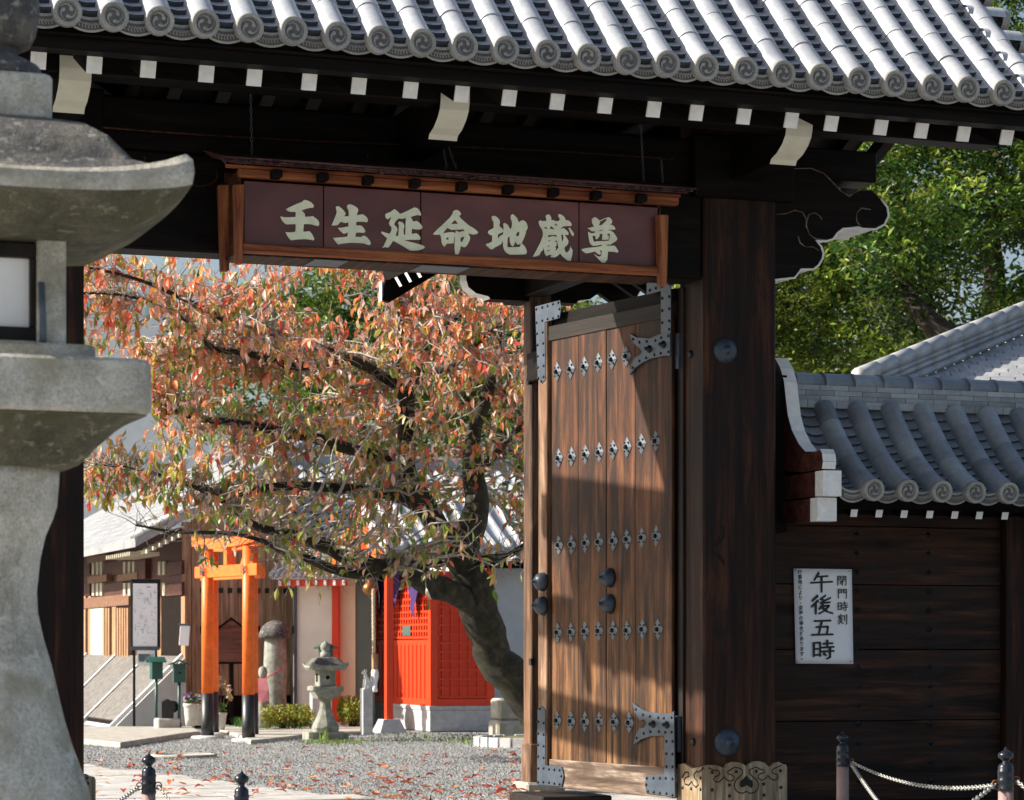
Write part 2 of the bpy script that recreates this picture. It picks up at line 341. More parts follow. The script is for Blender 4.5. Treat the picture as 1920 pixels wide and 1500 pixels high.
P = [cr(x, y, X=.06) for x, y in top]; poly = [(p.y, p.z) for p in P if p.y > -.37]; poly = [(poly[0][0], 0)]+poly+[(-.375, poly[-1][1]), (-.375, 0)]
b.prism(poly, (.045, 0, 0), (0, 1, 0), (0, 0, 1), (1, 0, 0), .029)
scroll = [(545, 315), (600, 345), (650, 355), (700, 365), (720, 410), (690, 440), (640, 450), (620, 490), (650, 530), (710, 525), (760, 480), (780, 445), (820, 500), (870, 520), (920, 500), (935, 450), (890, 420), (840, 410), (835, 370), (880, 345), (930, 315), (990, 315), (1050, 345), (1060, 390), (1020, 450), (960, 500), (930, 570), (945, 640), (1000, 690), (1060, 700), (1113, 670), (1170, 700), (1230, 690), (1285, 640), (1300, 560), (1270, 500), (1210, 450), (1165, 400), (1160, 350), (1210, 325), (1260, 305), (1320, 340), (1370, 345), (1385, 390), (1330, 405), (1290, 430), (1300, 480), (1350, 505), (1400, 480), (1440, 430), (1480, 480), (1540, 505), (1590, 470), (1580, 415), (1510, 400), (1500, 350), (1540, 325), (1640, 280)]
b.tube([cr(x, y, Y=-.412) for x, y in scroll], .0045, 5, 1)
for sgn in ([(170, 440), (200, 380), (250, 390), (260, 440), (210, 460), (185, 500), (200, 560), (250, 580), (290, 530)], [(470, 315), (410, 380), (370, 370), (335, 410), (340, 470), (380, 520), (400, 570), (360, 610), (310, 560), (300, 520)]):
    b.tube([cr(x, y, X=.045) for x, y in sgn], .006, 5, 1)
sp_ = [(1113, 430), (1150, 480), (1200, 510), (1215, 570), (1190, 620), (1140, 590), (1113, 575), (1080, 600), (1030, 612), (1010, 570), (1020, 520), (1070, 480)]
b.prism([(cr(x, y, Y=-.41).x, cr(x, y, Y=-.41).z) for x, y in sp_], (0, -.4145, 0), (1, 0, 0), (0, 0, 1), (0, 1, 0), .01, 1)
shoe = pchild('base_shoe', b, [M['shoe'], M['nail']], pl, poff)
tag(shoe, 'pale weathered timber shoe with carved scrolls and a spade shaped hole')
nb = MB().lathe([(.012, 0), (.0125, .004), (.009, .009), (.003, .012)], 10).mesh('nail', M['iron_dark'])
def onfront(p): return Matrix.Translation(Vector(p)-Vector(poff)) @ Matrix.Rotation(R(90), 4, 'X')
for x, y in [(600, 385), (960, 375), (1260, 370), (1620, 360), (600, 650), (860, 575), (860, 740), (1370, 560), (1375, 725), (1630, 610)]:
    o = _link('nail', nb, pl); p = cr(x, y, Y=-.41); o.matrix_basis = onfront((p.x, -.411, p.z))
for x, y in [(165, 450), (430, 470), (165, 615), (290, 630), (430, 640)]:
    o = _link('nail', nb, pl); p = cr(x, y, X=.045); o.matrix_basis = Matrix.Translation(Vector((.046, p.y, p.z))-Vector(poff)) @ Matrix.Rotation(R(-90), 4, 'Y')
dome = MB().lathe([(1, 0), (1.0, .05), (.93, .16), (.75, .3), (.5, .4), (.22, .45), (.2, .5), (.14, .53), (0.02, .535)], 28).mesh('boss', M['iron_boss'])
for px, py, r in ((1360, 657, 24.5), (1364, 1392, 27)):
    p = U(px, py, Y=-.38); rr = r/4700*17.9; o = _link('boss', dome, pl); o.matrix_basis = onfront((p.x, -.374, p.z)) @ Matrix.Diagonal((rr, rr, rr, 1))
sn = MB().lathe([(1, 0), (.9, .5), (.4, .8), (.1, .85)], 10).mesh('stud', M['iron_dark'])
for px, py in ((1296, 664), (1301, 1391)):
    p = U(px, py, X=.075); o = _link('stud', sn, pl); o.matrix_basis = Matrix.Translation(Vector((.076, p.y, p.z))-Vector(poff)) @ Matrix.Rotation(R(-90), 4, 'Y') @ Matrix.Diagonal((.03, .03, .03, 1))
# old knot on the pillar face
kb = MB()
for k in range(2):
    a = [U(1350+8*math.sin(q*.9+k)*1.2-4*k*.3, 985+q*9+k*2, Y=-.377) for q in range(9)]; kb.tube(a, [.003+.004*abs(math.sin(q*1.3+k)) for q in range(9)], 5)
pchild('knot', kb, M['jamb'], pl, poff)
pl2 = copy_tree(pl, gate); pl2.location.x -= 4.961
# jamb strips on the inner faces where the doors hang
box('jamb', M['jamb'], .052, .075, -.06, .045, .05, 3.85, gate, .004)
# ---- kabuki lintel with carved nose
tp = [(1465, 330), (1490, 316), (1520, 315), (1545, 325), (1560, 340), (1575, 357), (1592, 368), (1602, 361), (1615, 356), (1635, 357), (1652, 373), (1664, 389), (1666, 405), (1658, 421), (1641, 430), (1617, 429), (1609, 426), (1594, 428), (1580, 429), (1570, 437), (1562, 448), (1550, 452), (1530, 452), (1540, 462), (1544, 475), (1542, 485), (1535, 497), (1525, 505), (1502, 505), (1490, 521), (1452, 525)]
P = [U(x, y, Y=-.36) for x, y in tp]; poly = [(p.x, p.z) for p in P]
poly = [(-6.0, 3.86), (-6.0, 4.5), (.5, 4.5)]+poly[0:]
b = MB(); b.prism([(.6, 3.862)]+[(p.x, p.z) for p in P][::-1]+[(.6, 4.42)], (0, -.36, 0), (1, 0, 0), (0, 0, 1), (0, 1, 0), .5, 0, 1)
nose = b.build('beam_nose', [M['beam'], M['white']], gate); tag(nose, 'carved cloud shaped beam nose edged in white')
cb = MB(); cb.tube([U(x, y, Y=-.362) for x, y in tp[:22]], .0045, 5)  # pale line paints the lit edge along the nose outline
for cv in ([(1455, 402), (1475, 400), (1490, 394), (1505, 398), (1511, 410), (1512, 425), (1518, 440), (1530, 448), (1548, 450)], [(1512, 420), (1516, 402), (1528, 399), (1537, 405), (1541, 412)], [(1632, 393), (1615, 390), (1606, 400), (1606, 415), (1614, 424)], [(1496, 442), (1500, 455), (1510, 463), (1525, 463), (1536, 470)]):
    cb.tube([U(x, y, Y=-.362) for x, y in cv], .005, 5)
cb.build('carving', M['rail'], nose)
eb = MB(); eb.tube([U(x, y, Y=-.362) for x, y in tp[10:]], .0085, 6); eb.build('edge_paint', M['white'], nose)

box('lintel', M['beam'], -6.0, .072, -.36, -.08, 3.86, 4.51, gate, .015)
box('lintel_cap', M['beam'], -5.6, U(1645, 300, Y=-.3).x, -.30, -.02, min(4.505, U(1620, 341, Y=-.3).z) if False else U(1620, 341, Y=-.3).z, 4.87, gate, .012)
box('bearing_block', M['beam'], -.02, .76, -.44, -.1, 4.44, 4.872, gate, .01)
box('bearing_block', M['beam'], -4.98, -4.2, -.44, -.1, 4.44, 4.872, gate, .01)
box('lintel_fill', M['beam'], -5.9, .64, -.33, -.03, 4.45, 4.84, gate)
cb = MB()
for (px, py, rr) in ((370, 330, 38), (250, 300, 22), (660, 300, 30), (830, 310, 26), (1010, 340, 34)):
    cb.tube([U(px+rr*math.cos(a/10)*(1-.012*a), py+.6*rr*math.sin(a/10)*(1-.012*a), Y=-.362) for a in range(-5, 36, 2)], .006, 5)
cb.tube([U(160+i*58, 236+i*3.4+4*math.sin(i*.3), Y=-.43) for i in range(20)], .007, 5)
cb.build('carving', M['sign_dark'], gate)
# cross arms (udegi) with cream painted noses
for pcx in (141, 852, 1497):
    xc = U(pcx, 200, Y=-1.3).x; x0, x1 = xc-.098, xc+.098
    zt = 4.86; zb = U(852, 262, Y=-1.1).z
    prof = [(-1.32, zt), (-1.32, zb+.22), (-1.30, zb+.15), (-1.25, zb+.10), (-1.17, zb+.055), (-1.08, zb+.03), (-1.06, zb), (1.05, zb), (1.05, zt)]
    b = MB(); A0 = Vector((x0, 0, 0)); n = len(prof)
    vs = [(x0, y, z) for y, z in prof]+[(x1, y, z) for y, z in prof]; b.add(vs, [tuple(range(n))[::-1], tuple(range(n, 2*n))][::-1])
    for i in range(n): b.add([vs[i], vs[(i+1) % n], vs[n+(i+1) % n], vs[n+i]], [(0, 1, 2, 3)], 1 if i < 6 else 0, 1 < i+1 < 6)
    b.build('cross_arm', [M['beam_y'], M['cream']], gate)
# purlins
pz = U(1655, 262, Y=-1.2).z
box('purlin', M['beam'], -6.1, U(1863, 277, Y=-1.2).x, -1.3, -1.1, pz, pz+.2, gate, .01)
box('purlin', M['beam'], -6.1, 1.5, .72, .9, pz+.08, pz+.3, gate, .01)
# upper beam end block right of the pillar
q0 = U(1645, 340, Y=-.1)
# rafters, front and rear
RS = .42
raf = MB().box(-.045, .045, 0, 1.66, -.05, .05).mesh('rafter', M['beam_y']); cap = MB().box(-.0455, .0455, -.004, .012, -.0505, .0505).mesh('end_cap', M['white'])
pxs = [72, 177, 278, 387, 477, 580, 673, 770, 866, 955, 1045, 1135, 1226, 1306, 1395, 1484, 1559, 1652, 1728, 1807, 1888]
XR = [U(p, 112+(p-72)*.0798, Y=-1.78).x for p in pxs]; zr = U(960, 184, Y=-1.78).z
XR = [XR[0]-.33*k for k in (5, 4, 3, 2, 1)] + XR + [XR[-1]+.3]
raf2 = MB().box(-.045, .045, 0, 1.3, -.05, .05).mesh('rafter', M['beam_y'])
for sgn, yr in ((1, -1.78), (-1, 1.15)):
    for x in XR:
        o = _link('rafter', raf if sgn > 0 else raf2, gate); o.matrix_parent_inverse = WORLD[gate.name]
        o.matrix_basis = Matrix.Translation((x, yr, zr if sgn > 0 else zr+RS*.35)) @ Matrix.Rotation(0 if sgn > 0 else math.pi, 4, 'Z') @ Matrix.Rotation(math.atan(RS), 4, 'X')
        c = _link('end_cap', cap, o)
# ---- roof body
YE, ZE, YR = -2.05, U(952, 95, Y=-2.05).z, -.14
def zroof(t): return ZE+.86*t+.06*t*t
XL, XRt = -6.25, 1.93
b = MB(); N = 10; L = YR-YE
fr = [(YE+.1+i*(L-.1)/N, zroof(.1+i*(L-.1)/N)-.1) for i in range(N+1)]
und = [(-1.9, zr+.06), (-1.78, zr+.065), (YR, zr+.065+RS*(YR+1.78))]
sec = fr + [(2*YR-y, z) for y, z in fr[::-1][1:] if 2*YR-y < 1.33] + [(1.31, zr+.25), (1.15, zr+.065+RS*.35)] + und[::-1]
n = len(sec); vs = [(XL+.06, y, z) for y, z in sec]+[(XRt-.06, y, z) for y, z in sec]
b.add(vs, [tuple(range(n)), tuple(range(2*n-1, n-1, -1))]+[(i, n+i, n+(i+1) % n, (i+1) % n) for i in range(n)])
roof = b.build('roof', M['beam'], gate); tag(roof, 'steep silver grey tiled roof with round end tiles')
WORLD[roof.name] = Matrix.Identity(4)
def rl(name, me, Mx): o = _link(name, me, roof); o.matrix_basis = Mx; return o
for sg in (1, -1):
    for nm, ya, yb, za, zb in (('eave_board', -1.93, -1.80, zr+.045, zr+.115), ('eave_board', -1.99, -1.84, zr+.117, ZE-.1)):
        if sg < 0: za += .17; zb += .2
        y0, y1 = (ya, yb) if sg > 0 else (2*YR-yb-.33, 2*YR-ya-.33)
        rl(nm, MB().box(XL+.02, XRt-.02, y0, y1, za, zb).mesh(nm, M['sign_dark'] if False else M['beam']), Matrix.Identity(4))
# barge boards at both gable ends
for xx in (XL, XRt-.06):
    b = MB(); up = [(YE+.12+i*L/8, zroof(.12+i*L/8)-.11) for i in range(8)]; up += [(2*YR-y, z) for y, z in up[::-1] if 2*YR-y < 1.33]
    n = len(up); vs = [(xx+q*.06, y, z-w*.3) for q in (0, 1) for w in (0, 1) for y, z in up]
    f = []
    for i in range(n-1): f += [(i, i+1, n+i+1, n+i), (2*n+i, 3*n+i, 3*n+i+1, 2*n+i+1), (i, 2*n+i, 2*n+i+1, i+1), (n+i, n+i+1, 3*n+i+1, 3*n+i)]
    f += [(0, n, 3*n, 2*n), (n-1, 3*n-1, 4*n-1, 2*n-1)]
    b.add(vs, f); rl('barge_board', b.mesh('barge_board', M['beam']), Matrix.Identity(4))
# tile meshes, all lying along +Y and rising with the slope they are given
RC = .083
def cover_mesh(mat, Lc=.3, r0=RC, r1=RC*.975):
    b = MB(); n = 10; vs = []
    for y, r in ((-.004, r0*1.0), (.008, r0*1.004), (.03, r0*1.0), (Lc+.01, r1)):
        for k in range(n+1): a = math.pi*k/n; vs.append((r*math.cos(a), y, r*math.sin(a)*1.0))
        vs.append((-r, y, -.06)); vs.append((r, y, -.06))
    m = n+3; f = [(i*m+k, i*m+k+1, (i+1)*m+k+1, (i+1)*m+k) for i in range(3) for k in range(n+1)]
    f += [(i*m+n+2, i*m, (i+1)*m, (i+1)*m+n+2) for i in range(3)]
    b.add(vs, [x[::-1] for x in f], 0, True); b.add(vs[:m], [tuple(range(m))], 0); return b.mesh('cover_tile', [mat, M['tile_edge']])
def emblem(b, r, y, mi):
    def pt(a, q, dy=0): return (r*q*math.cos(a), y+dy, r*q*math.sin(a))
    b.tube([pt(k*math.pi/16, .66) for k in range(33)], r*.035, 5, mi, False)
    for j in range(3):
        a0 = j*2*math.pi/3+.4
        b.tube([pt(a0-.25, .23), pt(a0-.05, .27), pt(a0+.25, .34), pt(a0+.6, .43), pt(a0+1.0, .5), pt(a0+1.5, .56), pt(a0+2.1, .59)], [r*.1, r*.17, r*.15, r*.1, r*.07, r*.05, r*.03], 6, mi)
def end_mesh(mat, r=.085):       # round eave tile with the three comma emblem
    b = MB(); n = 26
    prof = [(.001, -.028), (r*.7, -.028), (r*.72, -.042), (r*.94, -.042), (r, -.036), (r, 0.02)]
    vs = [(q*math.cos(2*math.pi*k/n), y, q*math.sin(2*math.pi*k/n)) for q, y in prof for k in range(n)]
    for i in range(len(prof)-1):
        b.add([vs[i*n+k] for k in range(n)]+[vs[(i+1)*n+k] for k in range(n)], [(k, (k+1) % n, n+(k+1) % n, n+k) for k in range(n)], 2 if i == 0 else 1, i >= 4)
    emblem(b, r, -.028, 1)
    nn = 10; vs = []
    for y in (0, .3):
        for k in range(nn+1): a = math.pi*k/nn; vs.append((RC*math.cos(a), y, RC*math.sin(a)))
    b.add(vs, [(k+1, k, nn+1+k, nn+2+k) for k in range(nn)], 0, True)
    b.tube([(.0, .17, RC-.004), (.0, .17, RC+.008)], .009, 6, 3)
    return b.mesh('round_end_tile', [mat, M['tile_face'], M['tile_rec'], M['nail']])
def pan_mesh(mat, wd=.24, Lp=.14, th=.05):
    b = MB(); n = 6; vs = []
    for y, z in ((0, 0), (0, th), (Lp, th*.15)):
        for k in range(n+1): u = -1+2*k/n; vs.append((u*wd/2, y, z+.035*u*u))
    b.add(vs, [(n+1+k, n+1+k+1, 2*n+2+k+1, 2*n+2+k) for k in range(n)], 0, True)
    b.add(vs, [(k, k+1, n+2+k, n+1+k) for k in range(n)], 1); return b.mesh('pan_tile', [mat, M['tile_edge']])
def lip_mesh(mat, wd=.24):
    b = MB(); n = 8; vs = []
    for y, z in ((0, -.075), (-.002, -.062), (0.004, -.06), (.004, -.005), (-.002, -.003), (0, .012), (.14, .02)):
        for k in range(n+1): u = -1+2*k/n; vs.append((u*wd/2, y, z+.036*u*u))
    for i in range(6): b.add([vs[i*(n+1)+k] for k in range(n+1)]+[vs[(i+1)*(n+1)+k] for k in range(n+1)], [(k, k+1, n+2+k, n+1+k) for k in range(n)], 0 if i == 5 else (2 if i == 2 else 1), i == 5)
    for k in range(9): u = (k-4)/4*.62; b.tube([(u*wd/2+.006*math.cos(a*1.2), -.001, -.033+.036*u*u+.016*math.sin(a*1.2)) for a in range(5)], .0045, 4, 1)
    return b.mesh('eave_pan_tile', [mat, M['tile_face'], M['tile_rec']])
mt = M['tile']; ct, et, pt_, lt = cover_mesh(mt), end_mesh(mt), pan_mesh(mt), lip_mesh(mt)
PX0 = U(126, 18, Y=YE).x; PIT = (U(1878, 170, Y=YE).x-PX0)/23
def slopeM(x, t, dz=0, back=False):
    y = YE+t; z = zroof(t)+dz; s_ = .86+.12*t
    if back: return Matrix.Translation((x, 2*YR-y, z)) @ Matrix.Rotation(math.pi, 4, 'Z') @ Matrix.Rotation(math.atan(s_), 4, 'X')
    return Matrix.Translation((x, y, z)) @ Matrix.Rotation(math.atan(s_), 4, 'X')
def merged(b, me, Mx):
    b2 = len(b.v); b.v += [tuple(Mx @ v.co) for v in me.vertices]
    for p in me.polygons: b.f.append(tuple(i+b2 for i in p.vertices)); b.m.append(p.material_index); b.sm.append(p.use_smooth)
rest_c, rest_p, rest_e = MB(), MB(), MB()
for i in range(-5, 25):
    x = PX0+i*PIT; vis = i >= -1
    if vis: rl('round_end_tile', et, Matrix.Translation((x, YE, ZE)) @ Matrix.Rotation(math.atan(.3), 4, 'X') @ Matrix.Rotation(ru(-.25, .25), 4, 'Y') if False else Matrix.Translation((x+ru(-.003, .003), YE+ru(-.006, .006), ZE+ru(-.003, .003))) @ Matrix.Rotation(R(6)+ru(-.02, .02), 4, 'X') @ Matrix.Rotation(ru(-.22, .22), 4, 'Y') if False else Matrix.Translation((x+ru(-.004, .004), YE+ru(-.008, .008), ZE+ru(-.004, .004))) @ Matrix.Rotation(ru(-.04, .04), 4, 'Z') @ Matrix.Rotation(R(6)+ru(-.04, .04), 4, 'X') @ Matrix.Rotation(ru(-.14, .14), 4, 'Y'))
    else: merged(rest_e, et, Matrix.Translation((x, YE, ZE)))
    merged(rest_e, et, Matrix.Translation((x, 2*YR-YE-.42, zroof(.42))) @ Matrix.Rotation(math.pi, 4, 'Z'))
    t_ = .0; k = 0
    while t_ < L-.03:
        Mx = slopeM(x+ru(-.004, .004), t_+.02, 0.0 if k else -.004) @ Matrix.Rotation(ru(-.012, .012), 4, 'Z')
        if vis and k < 5: rl('cover_tile', ct, Mx)
        else: merged(rest_c, ct, Mx)
        
        if t_ > .42: merged(rest_c, ct, slopeM(x, t_+.02, 0, True))
        t_ += .3/math.sqrt(1+(.86+.12*t_)**2); k += 1
    if i < 24:
        xc = x+PIT/2; Mx = Matrix.Translation((xc, YE+.03, ZE-.02)) @ Matrix.Rotation(R(8), 4, 'X')
        if vis: rl('eave_pan_tile', lt, Mx)
        else: merged(rest_e, lt, Mx)
        t_ = .07; k = 0
        while t_ < L-.03:
            Mx = slopeM(xc, t_, -.066)
            if vis and k < 11: rl('pan_tile', pt_, Mx)
            else: merged(rest_p, pt_, Mx)
            
            if t_ > .42: merged(rest_p, pt_, slopeM(xc, t_, -.066, True))
            t_ += .078; k += 1
tag(rl('upper_cover_tiles', rest_c.mesh('upper_cover_tiles', [mt, M['tile_edge']]), Matrix.Identity(4)), kind='stuff')
tag(rl('upper_pan_tiles', rest_p.mesh('upper_pan_tiles', [mt, M['tile_edge']]), Matrix.Identity(4)), kind='stuff')
tag(rl('hidden_eave_tiles', rest_e.mesh('hidden_eave_tiles', [mt, M['tile_face'], M['tile_rec'], M['nail']]), Matrix.Identity(4)), kind='stuff')
# verge tiles along the right and left gable
vt = end_mesh(mt, .075)
for sg, xx in ((1, XRt+.03), (-1, XL-.03)):
    k = 0; t_ = .12
    while t_ < L:
        y = YE+t_; rl('verge_tile', vt, Matrix.Translation((xx, y, zroof(t_)-.02)) @ Matrix.Rotation(R(90*sg), 4, 'Z')); t_ += .23
# ridge
rb = MB()
for k in range(5): rb.box(XL-.05, XRt+.05, YR-.17+.012*k, YR+.17-.012*k, zroof(L)-.05+k*.075, zroof(L)+.012+k*.075)
rb.tube([(XL-.1, YR, zroof(L)+.36), (XRt+.1, YR, zroof(L)+.36)], .1, 12)
rl('ridge', rb.mesh('ridge', mt), Matrix.Identity(4))
# ---- rear posts with their small roofs (korai style)
def rear(xc, sgn):
    YL, HWr = (4.5, 1.15) if sgn > 0 else (2.9, .8)  # unseen left roof cut short and narrow to shape its shadow on the door
    x0, x1 = (xc-.045, xc+.144)
    p = box('rear_post', M['jamb'] if sgn < 0 else M['rear_post'], x0, x1, 3.79, 3.98, 0.1, 4.55, gate, .012)
    box('rear_shoe', M['door_edge'], x0-.015, x1+.02, 3.77, 4.0, .08, .42, gate, .01)
    box('rear_footing', M['kerb'], x0-.07, x1+.1, 3.7, 4.08, -.01, .085, gate, .02)
    box('tie_beam', M['beam_y'], xc-.09, xc+.09, .05, 3.78, 3.55, 3.8, gate, .01)
    box('tie_beam', M['beam_y'], xc-.09, xc+.09, .05, 4.4, 4.3, 4.56, gate, .01)
    # cross bracket with white noses
    pr = [(.62, 4.56), (.62, 4.42), (.6, 4.36), (.53, 4.31), (.42, 4.29), (.4, 4.27)]
    pf = [(-a, z) for a, z in pr]+[(a, z) for a, z in pr[::-1]]
    b = MB(); b.prism(pf, (xc, 3.84, 0), (1, 0, 0), (0, 0, 1), (0, 1, 0), .17, 0, 1); b.box(xc-.4, xc+.4, 3.835, 4.015, 4.265, 4.3); b.build('cross_bracket', [M['beam'], M['white']], gate)
    # little roof
    b = MB()
    for s_ in (1, -1): b.add([(xc, .3, 5.16), (xc, YL, 5.16), (xc+s_*HWr, YL, 5.16-.6*HWr), (xc+s_*HWr, .3, 5.16-.6*HWr), (xc, .3, 5.28), (xc, YL, 5.28), (xc+s_*(HWr+.03), YL, 5.28-.6*HWr), (xc+s_*(HWr+.03), .3, 5.28-.6*HWr)], [(0, 1, 2, 3), (7, 6, 5, 4), (2, 6, 7, 3), (0, 4, 5, 1), (1, 5, 6, 2), (0, 3, 7, 4)])
    r_ = b.build('rear_roof', M['beam'], gate); WORLD[r_.name] = Matrix.Identity(4)
    cb = MB()
    for s_ in (1, -1):
        for k in range(int((YL-.3)/.25)): y = .42+k*.25; cb.tube([(xc, y, 5.3), (xc+s_*(HWr+.05), y, 5.3-.61*HWr)], .075, 8, 0)
    cb.tube([(xc, .2, 5.4), (xc, YL+.15, 5.4)], .12, 10)
    o = _link('rear_roof_tiles', cb.mesh('rear_roof_tiles', mt), r_); tag(o, kind='stuff')
    rm = MB().box(0, HWr-.05, -.035, .035, -.045, .045).add([(-.004, -.035, -.045), (-.004, .035, -.045), (-.004, .035, .045), (-.004, -.035, .045)], [(3, 2, 1, 0)], 1).mesh('rear_rafter', [M['beam'], M['white']])
    for s_ in (1, -1):
        for k in range(int((YL-.5)/.28)):
            o = _link('rear_rafter', rm, r_); o.matrix_basis = Matrix.Translation((xc+s_*(HWr-.03), .55+k*.28, 5.12-.6*HWr)) @ Matrix.Rotation(math.pi if s_ > 0 else 0, 4, 'Z') @ Matrix.Rotation(-math.atan(.6), 4, 'Y')
        ze_ = 5.16-.6*HWr; b = MB(); b.prism([(0, 5.16), (0, 4.98), (s_*(HWr-.02), ze_-.19), (s_*(HWr+.05), ze_-.17), (s_*(HWr+.02), ze_)], (xc, YL-.08, 0), (1, 0, 0), (0, 0, 1), (0, 1, 0), .07, 0, 0)
        b.box(xc+s_*(HWr+.05)-.006, xc+s_*(HWr+.05)+.006, YL-.08, YL-.01, ze_-.18, ze_-.01, 1)
        o = _link('rear_barge_board', b.mesh('rear_barge_board', [M['beam'], M['white']]), r_)
rear(.36, 1); rear(-4.6, -1)
# ================================================================ open door leaf
A_ = Vector((-.35, 1.789, 0)).normalized(); N_ = Vector((A_.y*-1, A_.x, 0)); N_ = Vector((0, 0, 1)).cross(A_)
def DP(px, py, off=0):
    r = FW+RT*((px-CX)/F)+Vector((0, 0, (HY-py)/F)); t = (N_*off-CAM).dot(N_)/r.dot(N_); p = CAM+r*t; return p.dot(A_), p.z
MD = Matrix((( A_.x, N_.x, 0, 0), (A_.y, N_.y, 0, 0), (0, 0, 1, 0), (0, 0, 0, 1)))
door = _link('door_leaf', MB().box(.02, 1.8, -.1, -.035, .2, 3.85).mesh('door_leaf', M['beam']), gate); door.matrix_basis = MD; door.matrix_parent_inverse = WORLD[gate.name]
tag(door, 'tall open plank door leaf with iron straps and rows of diamond studs')
def dl(name, me, Mx=Matrix.Identity(4)): o = _link(name, me, door); o.matrix_basis = Mx; return o
def dplate(name, pxs, mat, y0, th, bvw=.002):
    b = MB(); b.prism([DP(*p) for p in pxs], (0, y0, 0), (1, 0, 0), (0, 0, 1), (0, 1, 0), th); return bev(dl(name, b.mesh(name, mat)), bvw)
bd = [1031.5, 1082, 1134.5, 1189, 1258]
for i in range(4):
    x0, x1 = DP(bd[i], 900)[0], DP(bd[i+1], 900)[0]; g_ = .0025
    b = MB(); b.box(x1+g_, x0-g_, -.035, -.012+.003*(i % 2), .38, 3.645); o = dl('plank', b.mesh('plank', M['door'])); bev(o, .004)
zt0 = DP(1100, 590)[1]
dplate('stile', [(1011, 574), (1027.5, 570), (1027, 1440), (1010.5, 1468)], M['door_edge'], -.04, .05, .006)
o = dl('top_rail', MB().box(.01, DP(1028, 590)[0], -.05, .0, 3.64, 3.755).mesh('top_rail', M['rail_dark'])); bev(o, .005)
o = dl('bottom_rail', MB().box(.0, DP(1030, 1450)[0], -.05, .004, .165, .385).mesh('bottom_rail', M['rail'])); bev(o, .006)
c7 = lambda P_, oy=375: [(960+x/4, oy+y/4) for x, y in P_]
ir = M['iron']
dplate('iron_strap', c7([(185, 800), (370, 752), (381, 800), (370, 885), (258, 918), (262, 1350), (235, 1378), (205, 1345)]), ir, .0085, .007)
dplate('iron_strap', c7([(1015, 625), (1075, 603), (1120, 590), (1197, 575), (1197, 1000), (1122, 1008), (1122, 682), (1015, 712)]), ir, .0, .008)
dplate('iron_strap', c7([(203, 825), (235, 792), (262, 825), (262, 1240), (385, 1250), (400, 1320), (385, 1400), (200, 1385)], 1125), ir, .0085, .007)
dplate('fishtail_strap', c7([(888, 998), (945, 1030), (1040, 1038), (1120, 1005), (1195, 995), (1195, 1170), (1150, 1168), (1050, 1190), (985, 1220), (930, 1260), (892, 1312), (905, 1230), (930, 1180), (965, 1165), (985, 1140), (965, 1110), (930, 1085), (905, 1050)]), ir, -.008, .02)
dplate('fishtail_strap', c7([(910, 768), (950, 800), (1010, 835), (1080, 845), (1200, 852), (1225, 830), (1232, 1480), (1020, 1450), (1003, 1380), (1020, 1315), (1152, 1310), (1150, 1018), (1050, 1020), (980, 1045), (920, 1085), (935, 1020), (960, 965), (1000, 955), (1020, 925), (1000, 895), (965, 905), (935, 850)], 1125), ir, .001, .012)
rv = MB().lathe([(.011, 0), (.011, .004), (.007, .008), (.002, .009)], 8).mesh('rivet', M['nail'])
RX = Matrix.Rotation(R(-90), 4, 'X')
def riv(pts, y): 
    for p in pts: a, z = DP(*p); dl('rivet', rv, Matrix.Translation((a, y, z)) @ RX)
riv(c7([(195, 820), (240, 806), (280, 795), (320, 781), (360, 770), (368, 818), (360, 872), (320, 886), (280, 893), (240, 905), (197, 920), (200, 1003), (243, 993), (204, 1088), (247, 1076), (206, 1172), (249, 1162), (207, 1256), (250, 1244), (210, 1337), (250, 1327), (233, 1360)]), .0155)
riv(c7([(1040, 678), (1086, 662), (1130, 650), (1186, 632), (1185, 725), (1133, 738), (1185, 817), (1133, 830), (1185, 908), (1133, 921), (1185, 970)]), .008)
riv(c7([(917, 1045), (965, 1068), (1020, 1062), (1085, 1055), (1128, 1034), (1183, 1020), (1183, 1140), (1125, 1150), (1078, 1162), (1015, 1185), (965, 1208), (915, 1258)]), .012)
riv(c7([(222, 815), (208, 912), (250, 922), (208, 1000), (250, 1008), (208, 1085), (250, 1095), (208, 1172), (250, 1182), (210, 1262), (250, 1260), (290, 1268), (330, 1272), (370, 1275), (383, 1320), (370, 1380), (330, 1375), (290, 1368), (248, 1365), (208, 1365)], 1125), .0155)
riv(c7([(940, 818), (993, 860), (1045, 872), (1108, 882), (1150, 885), (1208, 880), (1208, 990), (1160, 992), (1112, 988), (1048, 988), (998, 1000), (945, 1035), (1168, 1060), (1215, 1060), (1168, 1153), (1215, 1155), (1168, 1250), (1215, 1250), (1165, 1335), (1215, 1340), (1120, 1335), (1072, 1335), (1022, 1335), (1018, 1385), (1030, 1435), (1075, 1440), (1120, 1447), (1170, 1450), (1215, 1462)], 1125), .013)
# bolts on the fishtails
bo = MB().lathe([(.03, 0), (.028, .01), (.014, .016), (.013, .04), (.002, .042)], 8).mesh('hinge_bolt', M['iron_dark'])
for p in c7([(1040, 1118), (1145, 1085)])+c7([(1070, 930), (1172, 935)], 1125): a, z = DP(*p); dl('hinge_bolt', bo, Matrix.Translation((a, .012, z)) @ RX)
